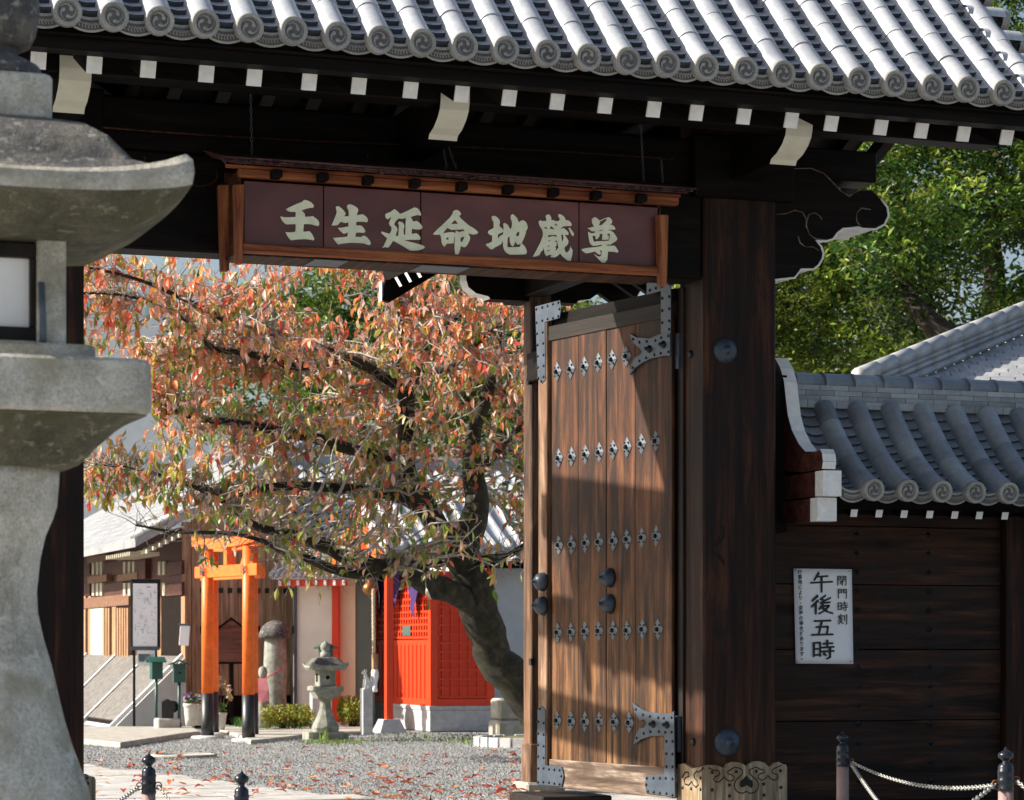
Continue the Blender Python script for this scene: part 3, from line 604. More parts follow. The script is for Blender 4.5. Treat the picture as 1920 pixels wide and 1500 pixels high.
# diamond studs
b = MB(); wv, hv = .066, .082
b.add([(-wv, 0, 0), (0, 0, -hv), (wv, 0, 0), (0, 0, hv), (-wv*.96, .006, 0), (0, .006, -hv*.96), (wv*.96, .006, 0), (0, .006, hv*.96), (0, .017, 0)], [(0, 4, 5, 1), (1, 5, 6, 2), (2, 6, 7, 3), (3, 7, 4, 0), (4, 8, 5), (5, 8, 6), (6, 8, 7), (7, 8, 4)])
b.lathe([(.019, .012), (.018, .024), (.012, .034), (.002, .036)], 6, 1, False, RX)
for sx in (-1, 1):
    for sz in (-1, 1): b.lathe([(.0085, 0), (.0085, .0145), (.001, .015)], 6, 1, False, Matrix.Translation((sx*.024, 0, sz*.031)) @ RX)
dm = b.mesh('diamond_stud', [M['iron_grey'], M['nail']])
rows = [[(1043, 697), (1068, 692), (1094, 687), (1120, 680), (1146, 674), (1173, 668)],
        [(1046, 859), (1070, 856), (1096, 852), (1122, 848), (1148, 843), (1174, 838), (1201, 832), (1228, 827)],
        [(1046, 1022), (1070, 1021), (1096, 1018), (1121, 1016), (1148, 1014), (1174, 1011), (1202, 1008), (1229, 1005)],
        [(1044, 1186), (1069, 1185), (1095, 1183.5), (1121, 1183), (1148, 1182), (1174, 1182), (1203, 1180), (1232, 1180)],
        [(1043, 1351), (1069, 1352), (1095, 1353), (1122, 1353), (1150, 1354), (1178, 1355)]]
for r_ in rows:
    for p in r_: a, z = DP(*p); dl('diamond_stud', dm, Matrix.Translation((a, -.012, z)) @ Matrix.Rotation(ru(-.03, .03), 4, 'Y'))
bm_ = MB().lathe([(.075, 0), (.073, .02), (.06, .05), (.035, .072), (.014, .08), (.013, .1), (.009, .108), (.001, .11)], 20).mesh('boss', M['iron_boss'])
for p in ((1142, 1083), (1142, 1132), (1020.5, 1091), (1020.5, 1136)): a, z = DP(*p); dl('boss', bm_, Matrix.Translation((a, -.012 if p[0] > 1100 else .01, z)) @ RX)
# hinge plates on the pillar
for (ya, yb) in ((625, 692), (1342, 1410)):
    p, q = U(1275, ya, X=.06), U(1275, yb, X=.06); box('hinge_plate', ir, .03, .056, -.03, .03, q.z, p.z, gate, .003)
box('threshold_block', M['rail_dark'], -.55, .02, 1.2, 1.95, 0, .12, gate, .01)
for k in range(7):
    p = (1.78-.0, 0, 0)
sb = MB().box(-.02, .02, -.035, .02, -.03, .03).mesh('door_peg', M['iron_dark'])
for p in ((997, 1241), (992, 715)): q = U(p[0], p[1], Y=3.77); o = link('door_peg', sb, gate, Matrix.Translation(q))
# small stone sills along the gate line
tag(box('stone_sill', M['kerb'], -4.6, .7, -.5, .75, -.02, .012, None, .004), kind='structure')

# ================================================================ hanging signboard
SY = -.75
sign = wthing('signboard', tuple(U(860, 430, Y=SY)), 'long maroon signboard with seven pale brush characters hung under the gate eave', 'signboard')
def su(x, y, Y=SY): p = U(x, y, Y=Y); return (p.x, p.z)
def sx(x, Y=SY): return U(x, 420, Y=Y).x
zb_, zt_ = su(846, 482)[1], su(846, 372)[1]
xs = [457, 607, 789, 1086, 1237]
for i in range(4):
    o = box('panel_board', M['maroon'], sx(xs[i])+.003, sx(xs[i+1])-.003, SY, SY+.03, zb_-.03, zt_+.03, sign, .004)
topz = su(860, 361)[1]
box('top_rail', M['sign_red'], sx(444), sx(1273, SY-.05), SY-.06, SY+.01, topz, topz+.06, sign, .012)
botz = su(846, 491)[1]
box('bottom_rail', M['sign_red'], sx(450), sx(1238), SY-.05, SY+.01, botz-.02, botz+.045, sign, .012)
box('soffit', M['sign_dark'], sx(440), sx(1240), SY+.012, SY+.36, botz-.03, botz-.008, sign, .004)
for a, b_ in ((590, 652), (790, 880)): box('metal_patch', M['iron_grey'], sx(a), sx(b_), SY-.01, SY+.26, botz-.036, botz-.031, sign)
box('backing', M['sign_dark'], sx(445), sx(1240), SY+.34, SY+.36, botz, topz+.1, sign)
# upright end boards (tapering)
for (a, b_, y0_, yA, yB, nm) in ((438, 459, SY-.06, 345, 495, 'end_board'), (1233, 1254, SY-.07, 402, 536, 'end_board')):
    P_ = [su(a, yA, y0_), su(b_, yA, y0_), su(b_-3, yB, y0_), su(a+4, yB, y0_)]
    o = MB().prism(P_, (0, y0_, 0), (1, 0, 0), (0, 0, 1), (0, 1, 0), .05).build(nm, M['sign_red_z'], sign); bev(o, .006)
P_ = [su(410, 346, SY+.25), su(436, 346, SY+.25), su(430, 508, SY+.25), su(415, 508, SY+.25)]
o = MB().prism(P_, (0, SY+.25, 0), (1, 0, 0), (0, 0, 1), (0, 1, 0), .06).build('end_board', M['sign_red_z'], sign); bev(o, .006)
for a in (449, 1236):
    X0 = sx(a); box('side_panel', M['sign_dark'], X0-.012, X0+.012, SY+.0, SY+.3, botz, topz+.05, sign)
# little pent roof
rz = su(860, 352)[1]
MR = Matrix.Translation((0, SY-.2, rz)) @ Matrix.Rotation(R(14), 4, 'X')
x0, x1 = sx(425, SY-.2), sx(1300, SY-.2)
for nm, yy, za, zb2, ex in (('roof_board', 0, .052, .066, .02), ('roof_board', .012, .036, .05, .0), ('roof_board', .03, .022, .034, -.03)):
    o = box(nm, M['sign_bark'], x0-ex, x1+ex, yy, .62, za, zb2, sign, .003, M=MR)
rg = MB()
for k in range(330):
    x = ru(x0-.05, x1+.03); l_ = ru(.01, .05); zz = ru(.028, .056); rg.add([(x, -.004-ru(0, .015), zz), (x+l_, -.002, zz+.003), (x+l_*.6, -.003-ru(0, .02), zz-ru(.002, .02))], [(0, 1, 2)], 0, False, MR)
tag(rg.build('bark_fringe', M['sign_bark'], sign), kind='stuff')
box('fascia', M['sign_red'], x0+.03, x1-.03, SY-.055, SY-.03, topz+.055, rz+.045, sign, .002)
for px in (520, 607, 692, 780, 868, 955, 1040, 1120, 1205): X0 = sx(px, SY-.12); box('bracket', M['beam_y'], X0-.034, X0+.034, SY-.13, SY-.03, rz-.035+.0, rz+.018, sign, .008)
for px, y0_, y1_, dx in ((470, 175, 312, 3), (828, 262, 335, 14), (836, 262, 335, 26), (1200, 205, 358, 8), (1240, 300, 360, 4)):
    b = MB(); p, q = U(px, y0_, Y=-.62), U(px+dx, y1_, Y=-.62); n = int((p-q).length/.03)
    for k in range(n):
        c = p.lerp(q, (k+.5)/n); d = (q-p).normalized(); s_ = Vector((1, 0, 0)) if k % 2 else Vector((0, 1, 0)); s_ = (s_-d*s_.dot(d)).normalized()
        b.tube([c+d*.019*math.cos(a)+s_*.008*math.sin(a) for a in [i*math.pi/3 for i in range(7)]], .0025, 4, 0, False)
    b.build('chain', M['iron_grey'], sign)
def shape2d(name, loops, y, th, mat, parent, X=None):
    cu = bpy.data.curves.new(name, 'CURVE'); cu.dimensions = '2D'; cu.fill_mode = 'BOTH'; cu.extrude = th/2
    for lp in loops:
        s_ = cu.splines.new('POLY'); s_.points.add(len(lp)-1); s_.use_cyclic_u = True
        for i, (a, b_) in enumerate(lp): s_.points[i].co = (a, b_, 0, 1)
    o = bpy.data.objects.new(name, cu); COL.objects.link(o); bpy.context.view_layer.update()
    me = bpy.data.meshes.new_from_object(o.evaluated_get(bpy.context.evaluated_depsgraph_get())); bpy.data.objects.remove(o)
    me.transform(Matrix(((1, 0, 0, 0), (0, 0, -1, y), (0, 1, 0, 0), (0, 0, 0, 1)))); me.materials.clear(); me.materials.append(mat); me.name = name
    return link(name, me, parent)
KJ = [
 (520, 365, [[(230,415),(300,375),(480,290),(640,225),(710,195),(730,160),(780,152),(870,180),(950,225),(1010,290),(1020,330),(1000,370),(900,378),(790,405),(715,435),(670,440),(710,485),(765,545),(770,625),(900,622),(985,605),(1030,635),(1090,680),(1140,730),(1168,790),(1165,860),(1145,885),(1060,870),(960,840),(850,828),(740,828),(728,930),(720,1045),(840,1040),(885,1025),(930,1065),(980,1130),(1010,1200),(1035,1250),(1005,1292),(960,1275),(800,1255),(600,1262),(440,1280),(395,1288),(345,1260),(290,1190),(245,1110),(222,1055),(300,1065),(420,1062),(500,1045),(512,930),(512,830),(400,835),(250,838),(190,800),(130,735),(75,625),(110,620),(180,640),(350,640),(505,630),(512,560),(510,487),(370,487),(290,460)]]),
 (610, 375, [[(285,195),(330,180),(375,185),(430,225),(500,290),(555,365),(555,420),(515,465),(650,460),(648,300),(610,225),(600,170),(640,130),(690,125),(790,160),(870,210),(915,265),(910,330),(885,385),(875,435),(960,420),(1040,402),(1090,435),(1150,485),(1185,540),(1185,600),(1160,628),(1060,618),(865,612),(860,725),(940,720),(1000,725),(1060,780),(1105,850),(1115,895),(1080,930),(960,915),(880,918),(850,935),(832,1035),(930,1045),(1010,1045),(1050,1010),(1110,1015),(1180,1070),(1240,1150),(1272,1225),(1235,1275),(1170,1262),(1080,1225),(900,1212),(700,1205),(500,1225),(410,1240),(375,1262),(310,1215),(250,1130),(212,1070),(330,1062),(480,1050),(610,1035),(630,915),(560,945),(500,950),(420,880),(345,790),(470,780),(560,762),(645,745),(640,630),(560,655),(480,630),(430,610),(400,640),(350,700),(300,718),(165,718),(210,620),(260,500),(310,370),(310,310)]]),
 (705, 380, [[(255,330),(300,300),(400,265),(505,185),(570,225),(640,290),(665,320),(760,290),(880,230),(1000,170),(1070,135),(1140,155),(1195,195),(1240,270),(1262,340),(1245,370),(1170,350),(1080,370),(960,410),(1000,460),(1030,530),(1090,530),(1125,515),(1190,550),(1250,610),(1300,690),(1270,745),(1200,762),(1110,755),(1000,735),(990,880),(1060,875),(1120,860),(1190,910),(1245,985),(1235,1045),(1100,1048),(950,1045),(775,1060),(900,1095),(1050,1135),(1180,1165),(1310,1210),(1375,1250),(1330,1295),(1230,1340),(1080,1355),(950,1352),(880,1310),(800,1255),(690,1190),(580,1130),(465,1075),(430,1150),(380,1215),(340,1268),(250,1255),(160,1275),(210,1215),(260,1110),(310,1000),(250,955),(190,900),(135,850),(160,815),(200,830),(290,860),(380,875),(430,780),(430,690),(390,650),(360,590),(370,540),(430,410),(370,440),(330,475),(275,440),(255,390)],
   [(640,440),(720,460),(835,435),(825,600),(810,905),(770,905),(765,780),(790,660),(770,600),(720,550),(640,535),(615,570),(640,640),(630,800),(615,935),(540,945),(570,840),(600,770),(575,700),(500,620),(520,560),(570,500)]]),
 (800, 385, [[(165,815),(230,745),(310,660),(420,570),(540,450),(650,340),(720,240),(730,180),(780,140),(840,132),(900,160),(950,220),(955,270),(900,300),(960,380),(1060,470),(1180,570),(1300,640),(1400,715),(1440,765),(1400,810),(1300,828),(1190,800),(1150,790),(1190,850),(1215,920),(1190,1010),(1140,1110),(1080,1180),(1010,1180),(950,1140),(930,1250),(900,1360),(830,1422),(790,1370),(778,1250),(778,1050),(790,870),(770,900),(760,1000),(745,1070),(650,1080),(545,1085),(530,1130),(485,1168),(440,1120),(410,1040),(405,950),(395,880),(365,825),(270,835)],
   [(785,410),(880,520),(675,535)],[(575,635),(690,695),(790,690),(1000,680),(990,640),(1060,730),(980,735),(920,760),(810,715),(800,785),(720,755),(600,765),(450,790),(500,720)],[(540,920),(610,905),(605,965),(545,970)],[(940,920),(1050,875),(1030,950),(990,1020),(945,1035)]]),
 (900, 390, [[(320,240),(370,225),(430,235),(500,290),(545,360),(550,420),(530,510),(600,570),(645,625),(655,560),(645,450),(670,425),(720,440),(780,490),(820,560),(835,600),(880,560),(890,480),(890,390),(850,280),(860,210),(905,175),(980,230),(1040,300),(1080,410),(1140,365),(1200,345),(1260,380),(1310,450),(1335,560),(1290,650),(1260,770),(1220,870),(1160,1000),(1200,1030),(1260,1100),(1310,1220),(1290,1300),(1150,1315),(950,1318),(820,1310),(730,1260),(670,1180),(640,1080),(635,940),(600,930),(610,980),(570,1030),(480,1080),(400,1120),(350,1165),(280,1160),(220,1100),(160,1050),(170,1010),(240,995),(330,940),(335,850),(330,770),(270,760),(215,700),(230,640),(300,605),(375,560),(375,400),(330,330)],
   [(495,745),(640,680),(648,735),(560,785),(510,850),(490,840)],[(1020,700),(1110,665),(1080,790),(1000,795)],[(770,840),(825,800),(830,950),(860,1030),(905,1085),(950,1040),(985,940),(1010,990),(1060,1035),(1145,1010),(1110,1100),(770,1110),(755,1050)]]),
 (990, 395, [[(285,320),(335,270),(380,300),(510,290),(485,150),(545,105),(610,135),(645,200),(640,265),(720,275),(770,305),(875,285),(885,230),(840,160),(850,100),(930,115),(1010,180),(1050,270),(1120,275),(1190,330),(1222,400),(1200,435),(1000,440),(950,470),(900,525),(990,490),(1060,545),(1130,620),(1125,690),(1015,680),(1080,770),(1130,860),(1110,950),(1010,1050),(1030,1140),(1080,1190),(1150,1120),(1190,1000),(1205,1060),(1245,1110),(1230,1250),(1190,1420),(1150,1435),(1050,1370),(960,1290),(895,1210),(830,1270),(750,1318),(640,1310),(630,1280),(670,1260),(590,1240),(515,1285),(460,1210),(430,1030),(410,1120),(360,1150),(310,1250),(220,1290),(110,1310),(180,1200),(260,1050),(340,900),(400,740),(415,640),(390,540),(320,430)],
   [(430,495),(500,455),(545,525)],[(590,510),(650,430),(735,530)],[(735,400),(765,360),(810,390),(805,435)],[(560,690),(790,685),(800,750),(700,715),(550,755)],[(560,850),(640,830),(560,885)],[(545,1000),(630,970),(550,1030)],[(535,1130),(640,1090),(545,1165)],[(740,860),(800,840),(830,950),(845,1050),(750,1155),(780,1060),(750,1030),(790,990),(800,900)],[(920,680),(975,675),(990,790),(955,890),(930,780)],[(1130,495),(1165,480),(1230,570),(1285,650),(1270,710),(1240,715),(1180,620)]]),
 (1080, 400, [[(435,170),(480,125),(540,115),(600,160),(640,200),(700,190),(780,150),(840,130),(900,110),(960,140),(1005,210),(1000,280),(940,320),(1000,330),(1060,370),(1098,435),(1080,465),(950,460),(870,475),(960,485),(1040,540),(1100,620),(1155,715),(1120,780),(1040,830),(960,880),(920,885),(870,875),(860,910),(960,915),(1070,915),(1130,980),(1180,1070),(1160,1110),(1060,1085),(890,1075),(880,1180),(870,1300),(820,1380),(760,1405),(700,1370),(620,1290),(550,1210),(490,1140),(590,1210),(660,1225),(710,1170),(715,1050),(650,1045),(690,1110),(680,1170),(620,1160),(560,1110),(530,1075),(400,1110),(270,1130),(190,1080),(135,1015),(250,985),(450,960),(600,945),(715,920),(720,885),(600,905),(480,920),(410,880),(370,800),(340,640),(330,520),(370,540),(430,570),(530,545),(520,500),(440,510),(380,460),(310,420),(390,405),(500,370),(450,290)],
   [(655,210),(700,220),(780,170),(860,155),(840,210),(760,290),(700,340),(630,340),(665,260)],[(630,490),(750,465),(740,490),(635,505)],[(450,635),(535,635),(550,735),(600,720),(650,640),(655,585),(740,580),(725,745),(900,745),(920,640),(870,620),(870,575),(945,580),(945,660),(910,775),(560,790),(500,810),(470,740)]])]
for ox, oy, loops in KJ:
    shape2d('character', [[su(ox+x/15, oy+y/15) for x, y in lp] for lp in loops], SY-.005, .006, M['gold'], sign)

# ================================================================ side wall right of the gate
X0 = U(1541, 880, Y=-.62).x
wall = wthing('tiled_plank_wall', (1.9, 0, 0), 'low dark plank wall with grey tiled roof beside the gate pillar', 'wall')
RY = .3; WY = .2
zs = [U(1500, y, Y=WY).z for y in (1500, 1353, 1218, 1095, 985, 940)]; zs[0] = .1
xw0, xw1 = .72, U(1876, 1200, Y=WY).x
for k in range(5):
    o = box('wall_plank', M['wallplank'], xw0, xw1, WY-.004*(k % 2), WY+.05, zs[k]+.0025, zs[k+1]-.0025, wall, .004)
box('wall_backing', M['beam'], xw0, xw1+9, WY+.052, WY+.09, .05, 2.6, wall)
for k in range(5): box('wall_plank', M['wallplank'], xw1+.19, xw1+9, WY, WY+.05, zs[k]+.0025, zs[k+1]-.0025, wall, .004)
box('wall_post', M['pillar'], xw1+.0, xw1+.19, WY-.09, WY+.1, 0, 2.3, wall, .01)
for k_p in (2.1, 4.2, 6.3, 8.4): box('wall_post', M['pillar'], xw1+k_p, xw1+k_p+.19, WY-.09, WY+.1, 0, 2.3, wall, .01)
box('wall_post', M['jamb'], .648, .74, -.16, .3, 0, 3.0, wall, .006)
box('wall_filler', M['beam'], .65, X0+.03, .0, .42, 2.1, 3.25, wall)
box('wall_sill', M['rail_dark'], .72, xw1+9, WY-.05, WY+.08, 0, .1, wall, .006)
box('wall_plate', M['beam'], .66, xw1+9, WY-.1, WY+.12, zs[5], zs[5]+.2, wall, .006)
sm_ = MB().lathe([(.022, 0), (.02, .004), (.008, .016), (.007, .022), (.001, .023)], 4).mesh('wall_stud', M['iron'])
b4 = MB(); b4.add([(-.026, 0, 0), (0, 0, -.026), (.026, 0, 0), (0, 0, .026), (0, -.012, 0)], [(0, 1, 4), (1, 2, 4), (2, 3, 4), (3, 0, 4)]); sm_ = b4.mesh('wall_stud', M['iron_dark'])
for px in (1608, 1743):
    for k in range(14):
        y = 1003+35.4*k
        if px == 1608 and 1150 > y > 1149: continue
        p = U(px+(y-1213)*.012, y, Y=WY-.005); link('wall_stud', sm_, wall, Matrix.Translation(p))
# roof of the wall
YS = -.62; p0 = U(1635, 918, Y=YS); xs_ = [U(p, 918+(p-1635)*.028, Y=YS).x for p in (1635, 1699, 1763, 1826, 1888)]; pit2 = (xs_[-1]-xs_[0])/4
pm, pt3 = U(1574, 836, X=p0.x), Vector((p0.x, RY-.15, U(1530, 764, Y=RY-.15).z))
def zs2(y):
    a, b_, c = (YS, p0.z), (pm.y, pm.z), (pt3.y, pt3.z); r_ = 0
    for (u0, v0), (u1, _), (u2, _) in ((a, b_, c), (b_, a, c), (c, a, b_)): r_ += v0*(y-u1)*(y-u2)/((u0-u1)*(u0-u2))
    return r_
def sl2(y): return (zs2(y+.02)-zs2(y-.02))/.04
mt2 = M['tile_dark']; ct2, et2, pt2, lt2 = cover_mesh(mt2, .2, .079), end_mesh(mt2, .081), pan_mesh(mt2, .2, .11, .02), lip_mesh(mt2, .2)
YTOP = pt3.y
print('side roof', YS, p0.z, pm.y, pm.z, pt3.y, pt3.z, pit2)
b = MB(); n = 6; prf = [(YS+.06+(YTOP-YS-.06)*i/n) for i in range(n+1)]; prf2 = [(y, zs2(y)-.1) for y in prf]
sec = prf2+[(2*RY-y, z) for y, z in prf2[::-1]]+[(2*RY+.5, p0.z-.13), (-.5, p0.z-.13)]; n = len(sec); xa, xb = X0+.1, xs_[-1]+31*pit2
vs = [(xa, y, z) for y, z in sec]+[(xb, y, z) for y, z in sec]; b.add(vs, [tuple(range(n)), tuple(range(2*n-1, n-1, -1))]+[(i, n+i, n+(i+1) % n, (i+1) % n) for i in range(n)])
wroof = b.build('wall_roof', M['beam'], wall); WORLD[wroof.name] = Matrix.Identity(4)
def wl(name, me, Mx): o = _link(name, me, wroof); o.matrix_basis = Mx; return o
bk = MB(); fr_ = MB()
for i in range(-1, 35):
    x = xs_[0]+i*pit2
    if i > 6:
        merged(fr_, et2, Matrix.Translation((x, YS, p0.z)) @ Matrix.Rotation(R(7), 4, 'X')); merged(fr_, lt2, Matrix.Translation((x+pit2/2, YS+.03, p0.z-.02)) @ Matrix.Rotation(R(8), 4, 'X')); y = YS+.01
        while y < YTOP-.02:
            for q_, yy_ in ((fr_, y), (bk, y)): merged(q_, ct2, Matrix.Translation((x, yy_ if q_ is fr_ else 2*RY-yy_, zs2(yy_))) @ Matrix.Rotation(0 if q_ is fr_ else math.pi, 4, 'Z') @ Matrix.Rotation(math.atan(sl2(yy_+.07)), 4, 'X'))
            y += .2/math.sqrt(1+sl2(y+.07)**2)
        y = YS+.07
        while y < YTOP: merged(fr_, pt2, Matrix.Translation((x+pit2/2, y, zs2(y)-.062)) @ Matrix.Rotation(math.atan(sl2(y)*.9), 4, 'X')); y += .062
        continue
    if i >= 0:
        wl('round_end_tile', et2, Matrix.Translation((x, YS, p0.z)) @ Matrix.Rotation(R(7), 4, 'X'))
        y = YS+.01; 
        while y < YTOP-.02:
            Mx = Matrix.Translation((x, y, zs2(y))) @ Matrix.Rotation(math.atan(sl2(y+.07)), 4, 'X'); wl('cover_tile', ct2, Mx)
            merged(bk, ct2, Matrix.Translation((x, 2*RY-y, zs2(y))) @ Matrix.Rotation(math.pi, 4, 'Z') @ Matrix.Rotation(math.atan(sl2(y+.07)), 4, 'X')); y += .2/math.sqrt(1+sl2(y+.07)**2)
    xc = x+pit2/2; wl('eave_pan_tile', lt2, Matrix.Translation((xc, YS+.03, p0.z-.02)) @ Matrix.Rotation(R(8), 4, 'X'))
    y = YS+.07
    while y < YTOP: wl('pan_tile', pt2, Matrix.Translation((xc, y, zs2(y)-.062)) @ Matrix.Rotation(math.atan(sl2(y)*.9), 4, 'X')); y += .062
tag(wl('far_slope_tiles', fr_.mesh('far_slope_tiles', [mt2, M['tile_face'], M['tile_rec'], M['nail']]), Matrix.Identity(4)), kind='stuff')
tag(wl('rear_slope_tiles', bk.mesh('rear_slope_tiles', [mt2, M['tile_edge']]), Matrix.Identity(4)), kind='stuff')
# ridge courses
rzs = [U(1500, y, Y=RY-.14).z for y in (764, 750, 739.5, 729.5, 719.5)]
def ridge_tile(Ln, h, d): return MB().box(0, Ln-.002, -d, d, 0, h-.003).mesh('ridge_tile', mt2)
for k in range(4):
    d = [.15, .145, .135, .13][k]; me = ridge_tile(.235, rzs[k+1]-rzs[k], d if k else .17); x = X0+.03-(k % 2)*.115
    while x < xb:
        o = wl('ridge_tile', me, Matrix.Translation((x, RY+ru(-.001, .001), rzs[k]))); x += .237
b = MB(); b.tube([(0, 0, 0), (.02, 0, 0), (.022, 0, 0), (.25, 0, 0)], [.098, .098, .092, .09], 16); cpm = b.mesh('ridge_cap_tile', mt2)
x = X0-.05
while x < xb: wl('ridge_cap_tile', cpm, Matrix.Translation((x, RY, rzs[4]+.015)) @ Matrix.Diagonal((1, 1.35, .95, 1))); x += .245
# gable end: painted barge board and beam ends
c4 = lambda P_: [(1440+x/4, 750+y/4) for x, y in P_]
le = [U(px, py, X=X0) for px, py in [(1453, 672), (1463, 690), (1470, 715)]+c4([(135, 0), (150, 120), (180, 230), (230, 330), (280, 390), (340, 390), (390, 370), (405, 400), (412, 460), (405, 515)])]
poly = [(p.y, p.z) for p in le]; low = U(1541, 880, X=X0).z
print('barge', [(round(a, 2), round(c, 2)) for a, c in poly]); poly2 = poly+[(-.3, low), (.2, low+.05), (poly[0][0]+.05, poly[0][1]-.1)]
b = MB(); b.prism(poly2, (X0, 0, 0), (0, 1, 0), (0, 0, 1), (1, 0, 0), .1, 0, 0); n = len(poly)
for i in range(n-1):
    (y0, z0), (y1, z1) = poly[i], poly[i+1]; e = .004
    d = Vector((y1-y0, z1-z0)); nn = Vector((d.y, -d.x)).normalized()*e
    if nn.x > 0: nn = -nn
    b.add([(X0-.002, y0+nn.x, z0+nn.y), (X0+.103, y0+nn.x, z0+nn.y), (X0+.103, y1+nn.x, z1+nn.y), (X0-.002, y1+nn.x, z1+nn.y)], [(0, 1, 2, 3)], 1)
o = b.build('barge_board', [M['museum_red'], M['white']], wall); tag(o, 'curved barge board with a white painted edge')
for (xa_, xb_, ya_, yb_, Y_) in ((1544, 1577, 882, 930, -.62), (1533.5, 1568, 933, 977, -.56)):
    p, q = U(xa_, ya_, Y=Y_), U(xb_, yb_, Y=Y_); o = box('beam_end', M['museum_red'], p.x, q.x, Y_, .3, q.z, p.z, wall, .003)
    o2 = box('end_cap', M['white'], p.x-.002, q.x+.002, Y_-.006, Y_+.13 if Y_ < -.6 else Y_+.12, q.z-.002, p.z+.002, wall, .003)
rr = MB().box(-.027, .027, 0, .45, -.028, .028).add([(-.027, -.003, -.028), (.027, -.003, -.028), (.027, -.003, .028), (-.027, -.003, .028)], [(0, 1, 2, 3)], 1).mesh('wall_rafter', [M['beam'], M['white']])
for px in (1601, 1648, 1695, 1743, 1790, 1836, 1884, 1931):
    p = U(px, 962+(px-1601)*.018, Y=-.46); wl('wall_rafter', rr, Matrix.Translation(p) @ Matrix.Rotation(.35, 4, 'X'))
# far side wall beyond the left pillar
lw = wthing('tiled_plank_wall', (-7.3, 0, 0), 'dark plank wall with tiled roof behind the large stone lantern', 'wall')
for k in range(5): box('wall_plank', M['wallplank'], -12.4, -4.9, WY, WY+.05, zs[k]+.0025, zs[k+1]-.0025, lw, .004)
b = MB()
b.add([(x, y, z) for x in (-12.4, -5) for y, z in ((-.62, 2.35), (0, 3.1), (.62, 2.35), (.5, 2.25), (-.5, 2.25))], [(0, 1, 2, 3, 4), (9, 8, 7, 6, 5)]+[(i, 5+i, 5+(i+1) % 5, (i+1) % 5) for i in range(5)])
for k in range(28):
    for s_ in (1, -1): b.tube([(-12.3+k*.26, -.0*s_, 3.12), (-12.3+k*.26, s_*-.35, 2.72), (-12.3+k*.26, s_*-.62, 2.42)], .08, 8)
b.box(-12.4, -5, -.15, .15, 3.05, 3.3); b.build('wall_roof', mt2, lw)

# ================================================================ notice
nz = [U(px, py, Y=WY-.02) for px, py in ((1488, 1066), (1597, 1067.5), (1600, 1245), (1492, 1244))]
notice = wthing('closing_time_notice', tuple(nz[3]), 'white notice with black Japanese characters nailed on the dark plank wall', 'notice')
b = MB(); NX, NZ = 8, 12; vs = []
for j in range(NZ+1):
    for i in range(NX+1):
        a = nz[3].lerp(nz[0], j/NZ); c = nz[2].lerp(nz[1], j/NZ); p = a.lerp(c, i/NX); p.y -= .012*math.sin(i/NX*math.pi)*(.4+.6*j/NZ); vs.append(p)
b.add(vs, [(j*(NX+1)+i, j*(NX+1)+i+1, (j+1)*(NX+1)+i+1, (j+1)*(NX+1)+i) for j in range(NZ) for i in range(NX)], 0, True)
o = b.build('sheet', M['paper'], notice); sm2 = o.modifiers.new('solid', 'SOLIDIFY'); sm2.thickness = .002
def npos(x, y):                                            # crop px -> point on the sheet
    px, py = 1480+x*.14, 1050+y*.14; return px, py
def strokes(name, glyph, cx, cy, w_, h_, wd):
    b = MB()
    for k, st in enumerate(glyph):
        P_ = [U(*npos(cx+(a-50)*w_/100, cy+(c-50)*h_/100), Y=WY-.036-.0002*k) for a, c in st]; n = len(P_)
        for i in range(n-1):
            a, c = P_[i], P_[i+1]; d = (c-a); Ld = d.length; d.normalize(); s_ = Vector((-d.z, 0, d.x)); w0 = wd*(1.15 if i == 0 else .9); w1 = wd*(.8 if i == n-2 else .9)
            if abs(d.x) > abs(d.z)*1.5: w0 *= .62; w1 *= .85
            a2 = a-d*wd*.35; c2 = c+d*wd*.4
            b.add([a2-s_*w0*.25, a+s_*w0*.5, c+s_*w1*.55, c2, c-s_*w1*.5, a-s_*w0*.5], [(0, 1, 2, 3, 4, 5)], 0)
    b.build(name, M['ink'], notice)
G = {'noon': [[(38,2),(18,38)],[(30,22),(78,19)],[(2,52),(98,47)],[(50,22),(50,98)]],
 'after': [[(30,3),(5,30)],[(32,28),(3,60)],[(21,48),(21,97)],[(66,2),(42,22),(64,28)],[(88,14),(42,40)],[(42,42),(86,37)],[(56,48),(36,72)],[(54,57),(82,54),(62,80),(36,96)],[(50,64),(72,84),(98,94)]],
 'five': [[(14,8),(88,5)],[(48,8),(34,90)],[(22,46),(76,43),(70,88)],[(2,94),(98,91)]],
 'hour': [[(8,15),(8,86)],[(8,16),(36,14),(36,84)],[(8,47),(36,46)],[(8,78),(36,77)],[(68,2),(68,38)],[(48,20),(92,17)],[(42,40),(98,36)],[(42,60),(98,57)],[(80,42),(80,90),(66,97)],[(52,69),(62,80)]],
 'close': [[(8,5),(8,97)],[(8,6),(40,6),(40,38)],[(8,22),(40,22)],[(8,38),(40,38)],[(60,5),(60,40)],[(60,6),(92,6),(92,92),(82,97)],[(60,22),(92,22)],[(60,38),(92,38)],[(28,56),(74,53)],[(54,45),(54,92),(45,87)],[(53,58),(30,80)]],
 'gate': [[(8,5),(8,97)],[(8,6),(40,6),(40,40)],[(8,23),(40,23)],[(8,40),(40,40)],[(60,5),(60,40)],[(60,6),(92,6),(92,92),(82,97)],[(60,23),(92,23)],[(60,40),(92,40)]],
 'carve': [[(28,2),(36,14)],[(3,21),(62,17)],[(30,20),(14,42),(42,40)],[(46,32),(8,70)],[(50,52),(8,97)],[(34,72),(56,94)],[(72,15),(72,66)],[(93,4),(93,94),(80,97)]]}
